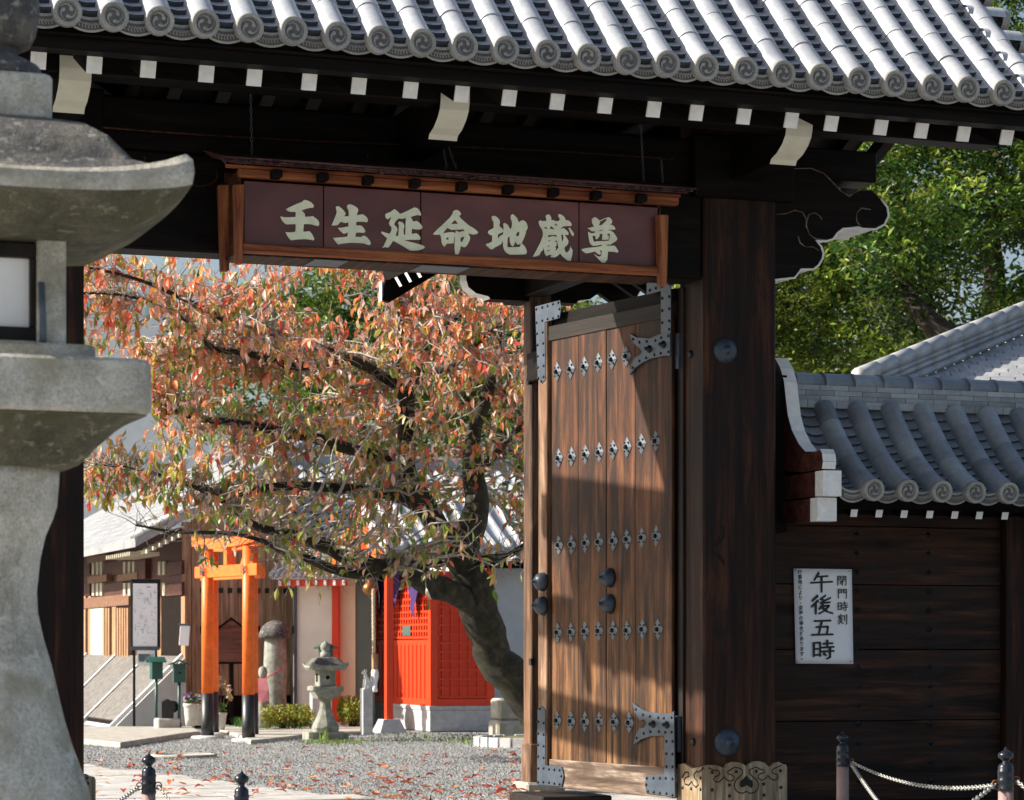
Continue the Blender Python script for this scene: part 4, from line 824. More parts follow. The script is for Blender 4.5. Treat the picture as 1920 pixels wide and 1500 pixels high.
for g, cx_, cy_, w_, h_ in (('noon', 432, 300, 300, 270), ('after', 440, 600, 295, 260), ('five', 442, 908, 300, 215), ('hour', 455, 1200, 300, 260)): strokes('character', G[g], cx_, cy_, w_, h_, .0195)
for g, cx_, cy_, w_, h_ in (('close', 705, 278, 130, 135), ('gate', 712, 452, 128, 135), ('hour', 715, 622, 145, 135), ('carve', 712, 793, 132, 140)): strokes('character', G[g], cx_, cy_, w_, h_, .0088)
def text_mesh(ch, size, offset=0):
    cu = bpy.data.curves.new('lettering', 'FONT'); cu.body = ch; cu.size = size; cu.align_x = 'CENTER'; cu.align_y = 'CENTER'; cu.offset = offset; cu.resolution_u = 3
    o = bpy.data.objects.new('lettering', cu); COL.objects.link(o); bpy.context.view_layer.update()
    me = bpy.data.meshes.new_from_object(o.evaluated_get(bpy.context.evaluated_depsgraph_get())); bpy.data.objects.remove(o); return me
b = MB(); yy = 165
for i, ch in enumerate('行事等により、変更の場合があります。'):
    me = text_mesh(ch, .036, .0007); p = U(*npos(142+i*1.8+(14 if ch in '、。' else 0), yy+(-14 if ch in '、。' else 0)), Y=WY-.034)
    Mx = Matrix.Translation(p) @ Matrix.Rotation(R(90), 4, 'X'); base = len(b.v); b.v += [tuple(Mx @ v.co) for v in me.vertices]
    for pl_ in me.polygons: b.f.append(tuple(k+base for k in pl_.vertices)); b.m.append(0); b.sm.append(False)
    yy += 68.5
b.build('lettering', M['ink'], notice)
tk = MB().lathe([(.005, 0), (.004, .003), (.001, .004)], 8).mesh('tack', M['iron_dark'])
for x, y in ((78, 130), (808, 148), (102, 1362), (823, 1360)): o = link('tack', tk, notice, Matrix.Translation(U(*npos(x, y), Y=WY-.025)) @ Matrix.Rotation(R(90), 4, 'X'))

# ================================================================ chain posts
def bollard(px, ptop, ztop, wpx, label):
    D = (ztop-CAM.z)*-F/(ptop-HY)*1.0; p = U(px, HY, D=D); r = wpx/2*D/F
    o = empty('chain_post', (p.x, p.y, 0), -TH*.3, label, 'bollard', 'black capped chain posts before the gate')
    s_ = r
    MB().lathe([(r*.93, 0), (r*.93, ztop-.235)], 20).build('post', M['bollard'], o)
    zc = ztop-.235
    MB().lathe([(r*1.04, zc), (r*1.04, zc+.012), (r*.98, zc+.016), (r*.98, zc+.045), (r*1.04, zc+.05), (r*1.04, zc+.058), (r*.98, zc+.062), (r*.98, zc+.09), (r*1.03, zc+.095), (r*1.03, zc+.105), (r*.95, zc+.11), (r*.95, zc+.128), (r*.8, zc+.14), (r*.45, zc+.15), (r*.38, zc+.158), (r*.55, zc+.166), (r*.92, zc+.178), (r*.97, zc+.19), (r*.85, zc+.202), (r*.45, zc+.212), (r*.22, zc+.22), (r*.12, zc+.23), (.001, zc+.235)], 24).build('cap', M['bollard_cap'], o)
    return o, Vector((p.x, p.y, 0)), r
B1 = bollard(1580, 1370, .70, 25, 'black capped post left of the pair before the plank wall')
B2 = bollard(1886, 1400, .72, 31, 'black capped post at the right edge with two chains')
B3 = bollard(279, 1410, .66, 27, 'black capped post beside the foot of the big stone lantern')
B4 = bollard(453, 1443, .64, 28, 'black capped post before the leaf strewn gravel')
B5 = bollard(806, 1492, .64, 28, 'black capped post of which only the tip shows near the bottom edge')
lk = MB().tube([(.024*math.cos(a) if abs(math.cos(a)) < 2 else 0, .0105*math.sin(a), 0) for a in [i*math.pi/5 for i in range(11)]], .0038, 5, 0, False).mesh('link', M['chain'])
def chain(p, q, sag, label, ring=True):
    o = wthing('chain', tuple((p+q)/2), label, 'chain', 'chains between the posts')
    n = max(4, int((q-p).length*1.03/.038)); pts = [p.lerp(q, i/n)-Vector((0, 0, sag*4*(i/n)*(1-i/n))) for i in range(n+1)]
    for i in range(n):
        c = (pts[i]+pts[i+1])/2; d = (pts[i+1]-pts[i]).normalized(); x_, y_, _ = frame_from(d)
        if i % 2: x_, y_ = y_, x_*-1
        x_, y_ = (x_+y_*.35).normalized(), (y_-x_*.35).normalized()
        link('link', lk, o, Matrix((( d.x, x_.x, y_.x, c.x), (d.y, x_.y, y_.y, c.y), (d.z, x_.z, y_.z, c.z), (0, 0, 0, 1))))
    for e in (p, q):
        MB().tube([e+Vector((.02*math.cos(a), 0, .02*math.sin(a))) for a in [i*math.pi/6 for i in range(13)]], .004, 5, 0, False).build('ring', M['rust'], o)
side = lambda B, s: B[1]+RT*(B[2]+.012)*s
zc1, zc2 = 1.25-(1431-1215)*14.0/4700*1.17, .46
hz = lambda B, py: Vector((0, 0, CAM.z-(py-HY)*((B[1]-CAM).dot(FW))/F))
chain(side(B1, 1)+hz(B1, 1428), side(B2, -1)+hz(B2, 1472), .075, 'galvanised chain hanging between the two posts by the plank wall')
chain(side(B1, 1)+hz(B1, 1432), U(1780, 1640, D=11.5), .05, 'galvanised chain dropping forward from the post left of the pair')
chain(side(B2, -1)+hz(B2, 1470), U(1560, 1650, D=11), .04, 'galvanised chain running down left from the post at the right edge')
chain(side(B2, 1)+hz(B2, 1463), U(2150, 1600, D=11), .05, 'galvanised chain leaving the frame at the right edge')
chain(side(B3, -1)+hz(B3, 1474), U(60, 1560, D=11.5), .05, 'thin chain from the post to the foot of the big lantern')
chain(side(B3, 1)+hz(B3, 1473), side(B4, -1)+hz(B4, 1510), .12, 'chain hanging from the post beside the big lantern foot')
chain(side(B4, 1)+hz(B4, 1510), side(B5, -1)+hz(B5, 1560), .1, 'chain behind the bottom edge between two posts')

# ================================================================ big stone lantern in the foreground
LD = 8.9; k_ = LD/F; LC = U(-38, HY, D=LD)
lan = empty('stone_lantern', (LC.x, LC.y, 0), 0, 'huge weathered granite lantern cut off by the left edge', 'stone lantern')
Z = lambda y: CAM.z-(y-HY)*k_
H_ = lambda x: (x+38)*k_*.835
Hr = lambda x: (x+38)*k_*.97
Hx = lambda x: (x+38)*k_*.93
sh = [(x, y) for x, y in [(200, 1640), (186, 1510), (178, 1475), (165, 1440), (150, 1400), (135, 1350), (123, 1300), (112, 1250), (97, 1200), (86, 1150), (84, 1110), (90, 1050), (100, 1005), (113, 975), (121, 950), (125, 900), (126, 880)]]
b = MB(); b.sq([(Hx(x), Z(y)) for x, y in sh], 0, True, None, .08, 6); o = b.build('shaft', M['stone_fg'], lan)
box('base_block', M['stone_fg'], -.75, .75, -.75, .75, 0, Z(1640), lan, .03)
b = MB(); b.sq([(H_(150), Z(882)), (H_(163), Z(872)), (H_(185), Z(850)), (H_(222), Z(820)), (H_(262), Z(795)), (H_(288), Z(792))], 1, False, None, .05); b.sq([(H_(289), Z(791)), (H_(292), Z(780)), (H_(290), Z(692))], 0, False, None, .05); bev(b.build('platform', [M['stone_fg'], M['stone_moss_shade']], lan), .012)
b = MB(); b.sq([(H_(186), Z(692)), (H_(186), Z(660))], 0, False, None, .03); bev(b.build('step', M['stone_fg'], lan), .01)
# fire box: four corner posts, sill, window frame and paper
hb = H_(128)
for sx_ in (-1, 1):
    for sy_ in (-1, 1): box('corner_post', M['stone_fg'], sx_*hb-(.1 if sx_ > 0 else 0), sx_*hb+(0 if sx_ > 0 else .1), sy_*hb-(.1 if sy_ > 0 else 0), sy_*hb+(0 if sy_ > 0 else .1), Z(662), Z(440), lan, .01)
box('sill', M['stone_fg'], -hb+.1, hb-.1, -hb+.02, hb-.02, Z(662), Z(650), lan, .006)
fwood = M['board_brown']; fd = hb-.1
for s_ in (1, -1):
    for nm, xa_, xb_, za_, zb2 in (('window_frame', -fd, fd, Z(650), Z(625)), ('window_frame', -fd, fd, Z(497), Z(470)), ('window_frame', H_(52), fd, Z(625), Z(497)), ('window_frame', -fd, -H_(52), Z(625), Z(497))):
        y_ = -s_*(hb-.03); box(nm, M['jamb'], xa_, xb_, min(y_, y_+s_*.05), max(y_, y_+s_*.05), za_, zb2, lan, .004)
    y_ = -s_*(hb-.07); box('window_paper', M['paper'], -H_(52), H_(52), y_-.004, y_+.004, Z(625), Z(497), lan)
b = MB(); b.tube([(hb-.085, -hb-.012, Z(690)), (hb-.085, -hb-.02, Z(620)), (hb-.09, -hb-.015, Z(545))], .012, 8); b.build('metal_pipe', M['iron_grey'], lan)
# roof with upturned corners
b = MB(); n = 20; m_ = 4*n
def ring(h, z, up, r_ex=0):
    out = []
    for s_ in range(4):
        for i in range(n):
            u = -1+2*i/n; e = abs(u)**3; x, y = h*(1+.02*e)*u, -h*(1+r_ex*e); a = s_*math.pi/2
            out.append((x*math.cos(a)-y*math.sin(a), x*math.sin(a)+y*math.cos(a), z+up*e))
    return out
prof = [(H_(105), Z(238), 0), (H_(160), Z(252), 0), (H_(205), Z(285), .01), (H_(250), Z(328), .0), (H_(288), Z(352), .02), (H_(322), Z(364), .058), (H_(346), Z(366), .072), (H_(358), Z(374), .066), (H_(361), Z(388), .05), (H_(357), Z(405), .04), (H_(338), Z(418), .025), (H_(300), Z(432), .01), (H_(245), Z(452), 0), (H_(190), Z(462), 0), (H_(120), Z(467), 0)]
vs = []
for h, z, up in prof: vs += ring(h, z, up, .0)
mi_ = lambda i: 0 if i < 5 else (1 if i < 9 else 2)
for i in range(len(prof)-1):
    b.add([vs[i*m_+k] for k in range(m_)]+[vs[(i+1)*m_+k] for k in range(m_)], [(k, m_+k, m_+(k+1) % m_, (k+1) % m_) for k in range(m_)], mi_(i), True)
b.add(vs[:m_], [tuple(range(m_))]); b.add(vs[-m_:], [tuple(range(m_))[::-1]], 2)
b.build('lantern_roof', [M['stone_roof'], M['stone_fg'], M['stone_moss_shade']], lan)
b = MB(); b.sq([(H_(104), Z(240)), (H_(105), Z(155))], 0, False, None, .03); bev(b.build('collar', M['stone_fg'], lan), .01)
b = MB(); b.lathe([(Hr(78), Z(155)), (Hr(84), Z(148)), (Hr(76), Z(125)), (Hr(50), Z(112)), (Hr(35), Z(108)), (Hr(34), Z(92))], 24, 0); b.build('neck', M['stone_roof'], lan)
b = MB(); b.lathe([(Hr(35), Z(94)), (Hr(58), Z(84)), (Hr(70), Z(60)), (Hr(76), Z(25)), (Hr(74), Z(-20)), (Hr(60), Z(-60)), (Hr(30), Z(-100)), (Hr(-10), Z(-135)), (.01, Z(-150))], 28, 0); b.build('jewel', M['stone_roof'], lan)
# ================================================================ courtyard ground details
edge = [U(px, py, Z=0) for px, py in ((60, 1424), (160, 1435), (300, 1449), (480, 1475), (640, 1490), (760, 1501), (900, 1512))]
path = tag(MB().add([(-9, .75, -.006), (1.1, .75, -.006), (1.1, 3.25, -.006), (-9, 3.25, -.006)], [(0, 1, 2, 3)]).build('path', M['pave']), kind='structure')
def xedge(y):
    pts = sorted((p.y, p.x) for p in edge); return interp(pts, max(pts[0][0], min(y, pts[-1][0])))
y = 3.3; r_i = 0
while y < 15:
    x1 = xedge(y+.3)-(.12 if r_i % 2 else 0); hgt = .62; 
    for k in range(5):
        wd = (1.1, .8, 1.3, .95, 1.2)[(k+r_i) % 5]; x0 = x1-wd
        o = box('paving_slab', M['pave'], x0+.009, x1-.009, y+.009, y+hgt-.009, -.05, .006+ru(0, .008), path, .008); x1 = x0
    y += hgt; r_i += 1
p = U(345, 1419, Z=0); o = MB().lathe([(.38, 0), (.38, .03), (.33, .035), (.325, .02), (0.01, .02)], 32).build('manhole_ring', M['kerb'], None, Matrix.Translation(p)); tag(o, 'round pale stone well cover set in the gravel', 'cover')
def ground_poly(name, pxs, z, mat, label=None, cat=None, kind='structure', th=.08):
    P_ = [U(a, b_, Z=z) for a, b_ in pxs]; o = MB().prism([(q.x, q.y) for q in P_], (0, 0, z-th), (1, 0, 0), (0, 1, 0), (0, 0, 1), th).build(name, mat); bev(o, .012); return tag(o, label, cat, kind=kind)
ground_poly('pavement', [(100, 1380), (160, 1386), (226, 1392), (300, 1381), (345, 1374), (375, 1371), (360, 1362), (240, 1362), (100, 1362)], .07, M['kerb'])
ground_poly('pavement', [(400, 1366), (440, 1374), (470, 1388), (520, 1383), (578, 1376), (650, 1372), (690, 1371), (700, 1362), (560, 1358), (400, 1358)], .05, M['kerb'])
# gravel chips, weeds and fallen leaves
def colattr(me, cols):
    a = me.color_attributes.new('col', 'FLOAT_COLOR', 'CORNER'); flat = []
    for p in me.polygons:
        c = cols[p.index] if len(cols) > p.index else cols[-1]
        for _ in p.vertices: flat += [c[0], c[1], c[2], 1]
    a.data.foreach_set('color', flat)
random.seed(11)
vs, fs, cs = [], [], []
for k in range(30000):
    D = ru(19.5, 37); px = ru(120, 1000); q = CAM+(FW+RT*((px-CX)/F))*D; q.z = 0
    if q.x < xedge(q.y)+.02 and q.y < 15: continue
    s_ = ru(.008, .019); b0 = len(vs); a = ru(0, 3)
    c_, s2 = math.cos(a)*s_, math.sin(a)*s_
    vs += [(q.x+c_, q.y+s2, .0), (q.x-s2*.8, q.y+c_*.8, .002), (q.x-c_, q.y-s2*.9, 0), (q.x+s2, q.y-c_, .001), (q.x+ru(-.4, .4)*s_, q.y+ru(-.4, .4)*s_, s_*ru(.5, 1))]
    fs += [(b0+i, b0+(i+1) % 4, b0+4) for i in range(4)]; g = ru(.10, .36); w_ = ru(-.012, .012); cs += [(g*.95+w_, g, g*1.02-w_)]*4
me = bpy.data.meshes.new('gravel'); me.from_pydata(vs, [], fs); colattr(me, cs)
t = NT('gravel_chip'); a = t.n('Attribute', attribute_name='col'); t.col(a.outputs['Color']); M['chip'] = t.rough(.85); me.materials.append(M['chip'])
tag(link('gravel', me), kind='stuff')
def blade_patch(name, spots, n, h, cols, parent=None, lean=.6):
    b = MB(); cs = []
    for k in range(n):
        cxp, cyp, rx, ry = random.choice(spots); q = U(random.gauss(cxp, rx), random.gauss(cyp, ry), Z=0.01); a = ru(0, 6.28); hh = h*ru(.5, 1.1); w_ = .006+.006*rnd(); d = Vector((math.cos(a), math.sin(a), 0)); s_ = Vector((-d.y, d.x, 0))*w_
        m1 = q+d*hh*.25*lean+Vector((0, 0, hh*.6)); m2 = q+d*hh*lean+Vector((0, 0, hh*(1-.3*lean)))
        b.add([q-s_, q+s_, m1+s_*.8, m1-s_*.8, m2], [(0, 1, 2, 3), (3, 2, 4)]); c = random.choice(cols); v = ru(.7, 1.25); cs += [[x*v for x in c]]*2
    me = b.mesh(name, M['gleaf']); colattr(me, cs); return tag(link(name, me, parent), kind='stuff')
blade_patch('weeds', [(800, 1384, 60, 5), (640, 1392, 30, 3), (900, 1390, 40, 4), (600, 1391, 14, 1.5)], 1000, .04, [(.16, .24, .07), (.22, .28, .1)])
blade_patch('grass', [(530, 1362, 24, 4), (500, 1364, 14, 3), (560, 1364, 14, 3), (452, 1364, 6, 2)], 1500, .22, [(.05, .16, .03), (.08, .22, .05), (.12, .26, .07)], None, .8)
blade_patch('grass_tuft', [(607, 1389, 4, .8)], 26, .22, [(.2, .3, .08)], None, .5)
def leaf_mesh(name, L_, W_, fold, curl, col, mat):
    b = MB(); pts = [(0, 0), (.18, .6), (.42, 1), (.7, .75), (1, 0)]; vs = []
    for t_, w_ in pts:
        z = -curl*math.sin(t_*math.pi)*L_*.25
        vs += [(t_*L_, 0, z), (t_*L_, W_*.5*w_, z+fold*W_*.5*w_), (t_*L_, -W_*.5*w_, z+fold*W_*.5*w_)]
    f = []
    for i in range(4): a, c = 3*i, 3*i+3; f += [(a, c, c+1, a+1), (a, a+2, c+2, c)]
    b.add(vs, f, 0, True); me = b.mesh(name, mat); colattr(me, [col]*8); return me
FC = [(.5, .11, .035), (.6, .22, .07), (.36, .045, .03), (.62, .38, .27), (.5, .17, .1), (.26, .09, .05)]
fm = [leaf_mesh('fallen_leaf', .112, .056, ru(-.2, .9), ru(-1.2, 1.2), c, M['fallen']) for c in FC]
LBL = ['orange red', 'bright orange', 'dark red', 'pale pinkish', 'salmon orange', 'brown']
n = 0
while n < 299:
    px = ru(165, 1000); yy = 1398+96*(rnd()**.75)+ (px-160)*.012; q = U(px, yy, Z=.012)
    if yy > 1498: continue
    if rnd() > .35+.65*(yy-1398)/96: continue
    k = random.randrange(6); onp = q.x < xedge(q.y)
    if onp and rnd() < .6: continue
    o = link('fallen_leaf', fm[k], None, Matrix.Translation(q+Vector((0, 0, .008))) @ Matrix.Rotation(ru(0, 6.3), 4, 'Z') @ Matrix.Rotation(ru(-.25, .25), 4, 'X') @ Matrix.Rotation(ru(-.3, .1), 4, 'Y') @ Matrix.Diagonal((ru(.65, 1.15),)*3+(1,)))
    tag(o, LBL[k]+' fallen cherry leaf lying on the '+('stone paving' if onp else 'gravel')+' behind the gate', 'leaf', LBL[k]+' leaves fallen on the '+('paving' if onp else 'gravel')); n += 1

# ================================================================ museum-like wooden hall on the left
XM = 1.3; hall = wthing('wooden_hall', (XM, 26, 0), 'brown timber hall with slatted windows and a pale tiled roof at the left', 'building')
def hm(px, py, X=XM): p = U(px, py, X=X); return p.y, p.z
Yn, Yf = 22.25, 34.
box('wall', M['museum_red'], XM, XM+.2, Yn, Yf, 0, 3.15, hall)
ya = lambda px: hm(px, 1150)[0]; za = lambda py, px=250: hm(px, py)[1]
def fbox(name, mat, pa, pb, y0, y1, pr, bvv=.004, X=XM):   # a box on the facade given by its photo extent
    Y0, Y1 = sorted((ya(pa), ya(pb))); z0, z1 = sorted((za(y0, (pa+pb)/2), za(y1, (pa+pb)/2))); return box(name, mat, X-pr, X+.01, Y0, Y1, z0, z1, hall, bvv)
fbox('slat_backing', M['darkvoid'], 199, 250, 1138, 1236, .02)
for pa, pb in ((158, 163), (168, 173), (213, 220), (295, 305), (343, 350)): fbox('mullion', M['museum'], pa, pb, 1118, 1236, .03)
fbox('lower_band', M['museum_band'], 158, 246, 1118, 1138, .05)
for r_, (yt, yb) in enumerate(((1053, 1078), (1093, 1117))):
    for pa, pb in ((199, 235), (158, 172)): fbox('red_panel', M['museum_red'], pa, pb, yt, yb, .04)
    for c_ in (178, 186, 193, 237, 246, 254, 303, 311): fbox('slat', M['museum_slat'], c_, c_+4, yt, yb, .06, .002)
    fbox('red_panel', M['museum_red'], 315, 345, yt, yb, .04)
for pa, pb, y0, y1 in ((176, 212, 1079, 1092), (232, 270, 1075, 1088), (175, 212, 1042, 1053), (232, 275, 1036, 1048)): fbox('beam_block', M['museum_band'], pa, pb, y0, y1, .12)
fbox('post', M['museum_red'], 266, 283, 1050, 1086, .1)
fbox('dark_opening', M['darkvoid'], 304, 342, 1112, 1235, .02)  # dark sheet on the wall stands in for a recess in shade
fbox('window_frame', M['concrete'], 171, 199, 1140, 1234, .02); fbox('window_pane', M['glass_pale'], 174, 196, 1142, 1231, .042)
for c_ in [200+4.6*k for k in range(3)]+[221.5+4.6*k for k in range(6)]: fbox('slat', M['museum'], c_, c_+2.6, 1140, 1233, .07, .002)
# roof, its slope facing the sun
xe, ze, sl_ = .45, za(1038, 200)-.05, .56
b = MB(); xr = 3.9; zrd = ze+sl_*(xr-xe)
b.add([(xe, Yn-.55, ze), (xr, Yn-.55, zrd), (xr, Yf+3, zrd), (xe, Yf+3, ze), (xe, Yn-.55, ze-.1), (xr, Yn-.55, zrd-.12), (xr, Yf+3, zrd-.12), (xe, Yf+3, ze-.1)], [(0, 1, 2, 3), (7, 6, 5, 4), (0, 4, 5, 1), (0, 3, 7, 4), (1, 5, 6, 2)])
hroof = b.build('roof', M['tile_far'], hall)
b = MB(); nt_ = 0
for i in range(16):
    x = xe+i*.22
    for j in range(44):
        y = Yn-.5+j*.29+(.145 if i % 2 else 0); z = ze+sl_*(x-xe)
        b.add([(x, y+.01, z+.035), (x+.25, y+.01, z+.035+.25*sl_-.02), (x+.25, y+.28, z+.035+.25*sl_-.02), (x, y+.28, z+.035), (x, y+.01, z), (x, y+.28, z)], [(0, 1, 2, 3), (0, 3, 5, 4), (0, 4, 1)])
for yv in (Yn-.45, Yn-.2): b.tube([(xe, yv, ze+.05), (xr, yv, zrd+.05)], .07, 8)
o = _link('roof_tiles', b.mesh('roof_tiles', M['tile_far']), hroof); tag(o, kind='stuff')
for xx in range(6): box('verge_batten', M['museum_slat'], xe+.15+xx*.1, xe+.19+xx*.1, Yn-.7, Yn+.1, ze-.2+xx*.05, ze-.14+xx*.05, hall)
for k in range(12): box('eave_batten', M['museum_slat'], xe-.02, xe+.45, Yn-.2+k*.17, Yn-.14+k*.17, ze-.22, ze-.16, hall)
# gable boards facing the gate
x = XM; k = 0
while x < 3.05:
    w_ = .15; box('gable_board', M['fence_wood'], x+.003, x+w_-.003, Yn-.03-.012*(k % 2), Yn+.05, .0, ze+sl_*(x-xe)-.15, hall, .004); x += w_; k += 1
for k in range(11): box('vent', M['darkvoid'], XM+.28+k*.15, XM+.35+k*.15, Yn-.05, Yn-.03, 1.48, 1.6, hall)
for k in range(11): box('vent', M['iron_dark'], XM+.28+k*.15, XM+.35+k*.15, Yn-.05, Yn-.03, 2.12, 2.2, hall)
box('dado', M['darkvoid'], XM+.2, 3.05, Yn-.06, Yn-.045, 0, .5, hall)
# sloping timber ramp wall at its foot
ramp = wthing('slatted_ramp', (.7, 24, 0), 'sloping grey board apron with white concrete ribs at the foot of the hall', 'ramp')
zt2 = 1.12; x0_, x1_ = .16, XM-.0
b = MB(); b.prism([(x0_, 0), (x1_, 0), (x1_, zt2)], (0, 21.95, 0), (1, 0, 0), (0, 0, 1), (0, 1, 0), 12.); b.build('ramp_body', M['concrete'], ramp)
dv = Vector((x1_-x0_, 0, zt2)); nv = Vector((-zt2, 0, x1_-x0_)).normalized()
dk = MB(); y = 22.03; k = 0; ribs = sorted([22.03]+[ya(p_) for p_ in (288, 226, 168)])
while y < 33.6:
    if ribs and y >= ribs[0]:
        ribs.pop(0); rb_ = MB()
        rb_.add([Vector((x0_, y, 0)), Vector((x0_, y+.12, 0)), Vector((x0_, y+.12, 0))+dv, Vector((x0_, y, 0))+dv]+[q+nv*.06 for q in (Vector((x0_, y, 0)), Vector((x0_, y+.12, 0)), Vector((x0_, y+.12, 0))+dv, Vector((x0_, y, 0))+dv)], [(4, 5, 6, 7)[::-1], (0, 1, 5, 4), (1, 2, 6, 5), (3, 0, 4, 7), (2, 3, 7, 6)]); y += .14; rb_.build('concrete_rib', M['concrete'], ramp)
    else:
        q = [Vector((x0_+.1, y, .1)), Vector((x0_+.1, y+.115, .1)), Vector((x1_-.02, y+.115, zt2-.02)), Vector((x1_-.02, y, zt2-.02))]; dk.add(q+[a+nv*.035 for a in q], [(4, 7, 6, 5), (0, 4, 5, 1), (1, 5, 6, 2), (3, 7, 4, 0)]); y += .14
    k += 1
bk3 = MB(); bk3.add([Vector((x0_+.05, 22.03, .05))+nv*.008, Vector((x0_+.05, 33.6, .05))+nv*.008, Vector((x1_, 33.6, zt2))+nv*.008, Vector((x1_, 22.03, zt2))+nv*.008], [(0, 3, 2, 1)]); bk3.build('deck_gap_shade', M['darkvoid'], ramp)  # dark sheet puts shade into the gaps between the boards
tag(dk.build('deck_boards', M['deck'], ramp), kind='stuff')
# ---- plaster building with vermilion corner post
PA = U(553, 1200, Y=21.75); Mw = TR(PA.x, PA.y, 0, R(-35))
pb = wthing('plaster_building', (PA.x+.3, PA.y, 0), 'pale plaster building with a vermilion corner post and dark glass door', 'building')
box('wall', M['plaster'], 0, .64, 0, .15, 0, 2.75, pb, M=Mw); box('tan_wall', M['tan'], .70, .99, .03, .15, 0, 2.75, pb, M=Mw); box('glass_door', M['glass'], .99, 1.3, .06, .12, 0, 2.75, pb, M=Mw)
box('corner_post', M['vermilion'], .655, .76, -.12, -.01, .08, 2.62, pb, .004, M=Mw); box('post_base', M['kerb'], .60, .82, -.18, .04, 0, .09, pb, .01, M=Mw)
box('downpipe', M['iron'], .0, .035, -.05, -.01, 0, 2.3, pb, M=Mw)
zz = U(600, 1081, D=39.4).z; b = MB(); e0x, e1x = -.24, 1.0
b.add([(e0x, -.42, zz-.05), (e1x, -.42, zz-.05), (e1x, .9, zz+.6), (e0x, .9, zz+.6), (e0x, -.42, zz), (e1x, -.42, zz), (e1x, .9, zz+.68), (e0x, .9, zz+.68)], [(0, 3, 2, 1), (4, 5, 6, 7), (0, 1, 5, 4), (1, 2, 6, 5), (3, 0, 4, 7)])
x = e0x
while x < e1x: b.tube([(x, -.44, zz+.0), (x, .9, zz+.67)], .042, 7); x += .095
b.build('canopy_roof', M['tile'], pb, Mw); box('fascia', M['vermilion'], e0x+.1, e1x, -.38, -.35, zz-.16, zz-.055, pb, M=Mw)
for k in range(8): xx = e0x+.12+k*.15; box('rafter_end', M['white'], xx, xx+.04, -.42, -.381, zz-.15, zz-.07, pb, M=Mw)
# ---- vermilion shrine
S0 = U(806, 1372, Z=0); SX, SYY = S0.x, S0.y; SY2 = U(700, 1365, X=SX).y; SX2 = U(929, 1370, Y=SYY).x
shrine = wthing('small_shrine', ((SX+SX2)/2, (SYY+SY2)/2, 0), 'small vermilion shrine with lattice front on a granite plinth behind the leaning trunk', 'shrine')
zb1, zb2 = U(806, 1332, X=SX).z, U(806, 1324, X=SX).z
box('plinth', M['granite'], SX, SX2, SYY, SY2, 0, zb1, shrine, .006); box('plinth_cap', M['granite'], SX-.012, SX2+.01, SYY-.012, SY2, zb1+.002, zb2, shrine, .004)
zS = lambda py: U(806, py, X=SX).z
zt3 = zS(1070); VM = M['vermilion']; ORN = M['orange']
box('body', VM, SX+.06, SX2-.04, SYY+.05, SY2-.05, zb2, zt3, shrine)
for (xx, yy2) in ((SX+.01, SYY+.01), (SX+.01, SY2-.13), (SX2-.13, SYY+.01)): box('post', VM, xx, xx+.12, yy2, yy2+.12, zb2, zt3, shrine, .004)
box('sill', VM, SX+.005, SX+.1, SYY+.13, SY2-.13, zb2, zS(1311), shrine, .004); box('sill', VM, SX+.13, SX2-.13, SYY+.005, SYY+.1, zb2, zS(1311), shrine, .004)
box('rail', VM, SX+.02, SX+.09, SYY+.13, SY2-.13, zS(1209), zS(1200), shrine, .003)
box('slat_backing', M['red_deep'], SX+.045, SX+.062, SYY+.13, SY2-.13, zS(1311), zS(1209), shrine)
y = SYY+.135
while y < SY2-.2: box('slat', VM, SX+.02, SX+.05, y, y+.15, zS(1311), zS(1209), shrine, .003); y += .2
# open lattice above
for j in range(9): z = zS(1197)+j*.098; box('lattice_rail', VM, SX+.025, SX+.06, SYY+.13, SY2-.13, z, z+.03, shrine)
y = SYY+.15
while y < SY2-.14: box('lattice_bar', VM, SX+.03, SX+.058, y, y+.05, zS(1197), zS(1197)+.8, shrine); y += .126
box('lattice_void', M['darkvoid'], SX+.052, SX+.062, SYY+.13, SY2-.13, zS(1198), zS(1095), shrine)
q0, q1 = U(752, 1172, X=SX).y, U(767, 1190, X=SX).y; box('offering_slot', M['glass'], SX+.02, SX+.05, min(q0, q1), max(q0, q1), zS(1191), zS(1173), shrine)
for j in range(14): z = zb2+.12+j*.135; box('grid_rail', VM, SX+.14, SX2-.14, SYY+.015, SYY+.05, z, z+.025, shrine)
for j in range(6): xx = SX+.2+j*.14; box('grid_bar', VM, xx, xx+.02, SYY+.018, SYY+.05, zb2+.1, zt3, shrine)
P3 = U(730, 1374, Z=0)
box('porch_post', VM, P3.x-.06, P3.x+.045, P3.y-.05, P3.y+.06, .19, zt3, shrine, .006)
b = MB(); b.sq([(.21, 0), (.13, .2)], 0, False, None, .01); b.build('post_foot', M['granite'], shrine, Matrix.Translation((P3.x, P3.y+.01, 0)))
box('porch_beam', VM, P3.x-.05, P3.x+.05, P3.y-.3, P3.y+.9, zt3-.06, zt3+.08, shrine, .004)
for (ya_, yb_, zl) in ((SYY+.3, SYY+1.0, zS(1150)), (SYY+1.3, SYY+1.9, zS(1130)), (SYY+2.1, SYY+2.6, zS(1150))):
    b = MB(); n = 8; vs = []
    for i in range(n+1):
        yq = ya_+(yb_-ya_)*i/n; dp = (zt3-zl)*(1-abs(2*i/n-1))
        vs += [(SX-.05-.03*math.sin(i*2.2), yq, zt3+.02), (SX-.06-.02*math.cos(i*2.5), yq, zt3-.08-dp)]
    b.add(vs, [(2*i, 2*i+1, 2*i+3, 2*i+2) for i in range(n)], 0, True); b.build('curtain', M['purple'], shrine)
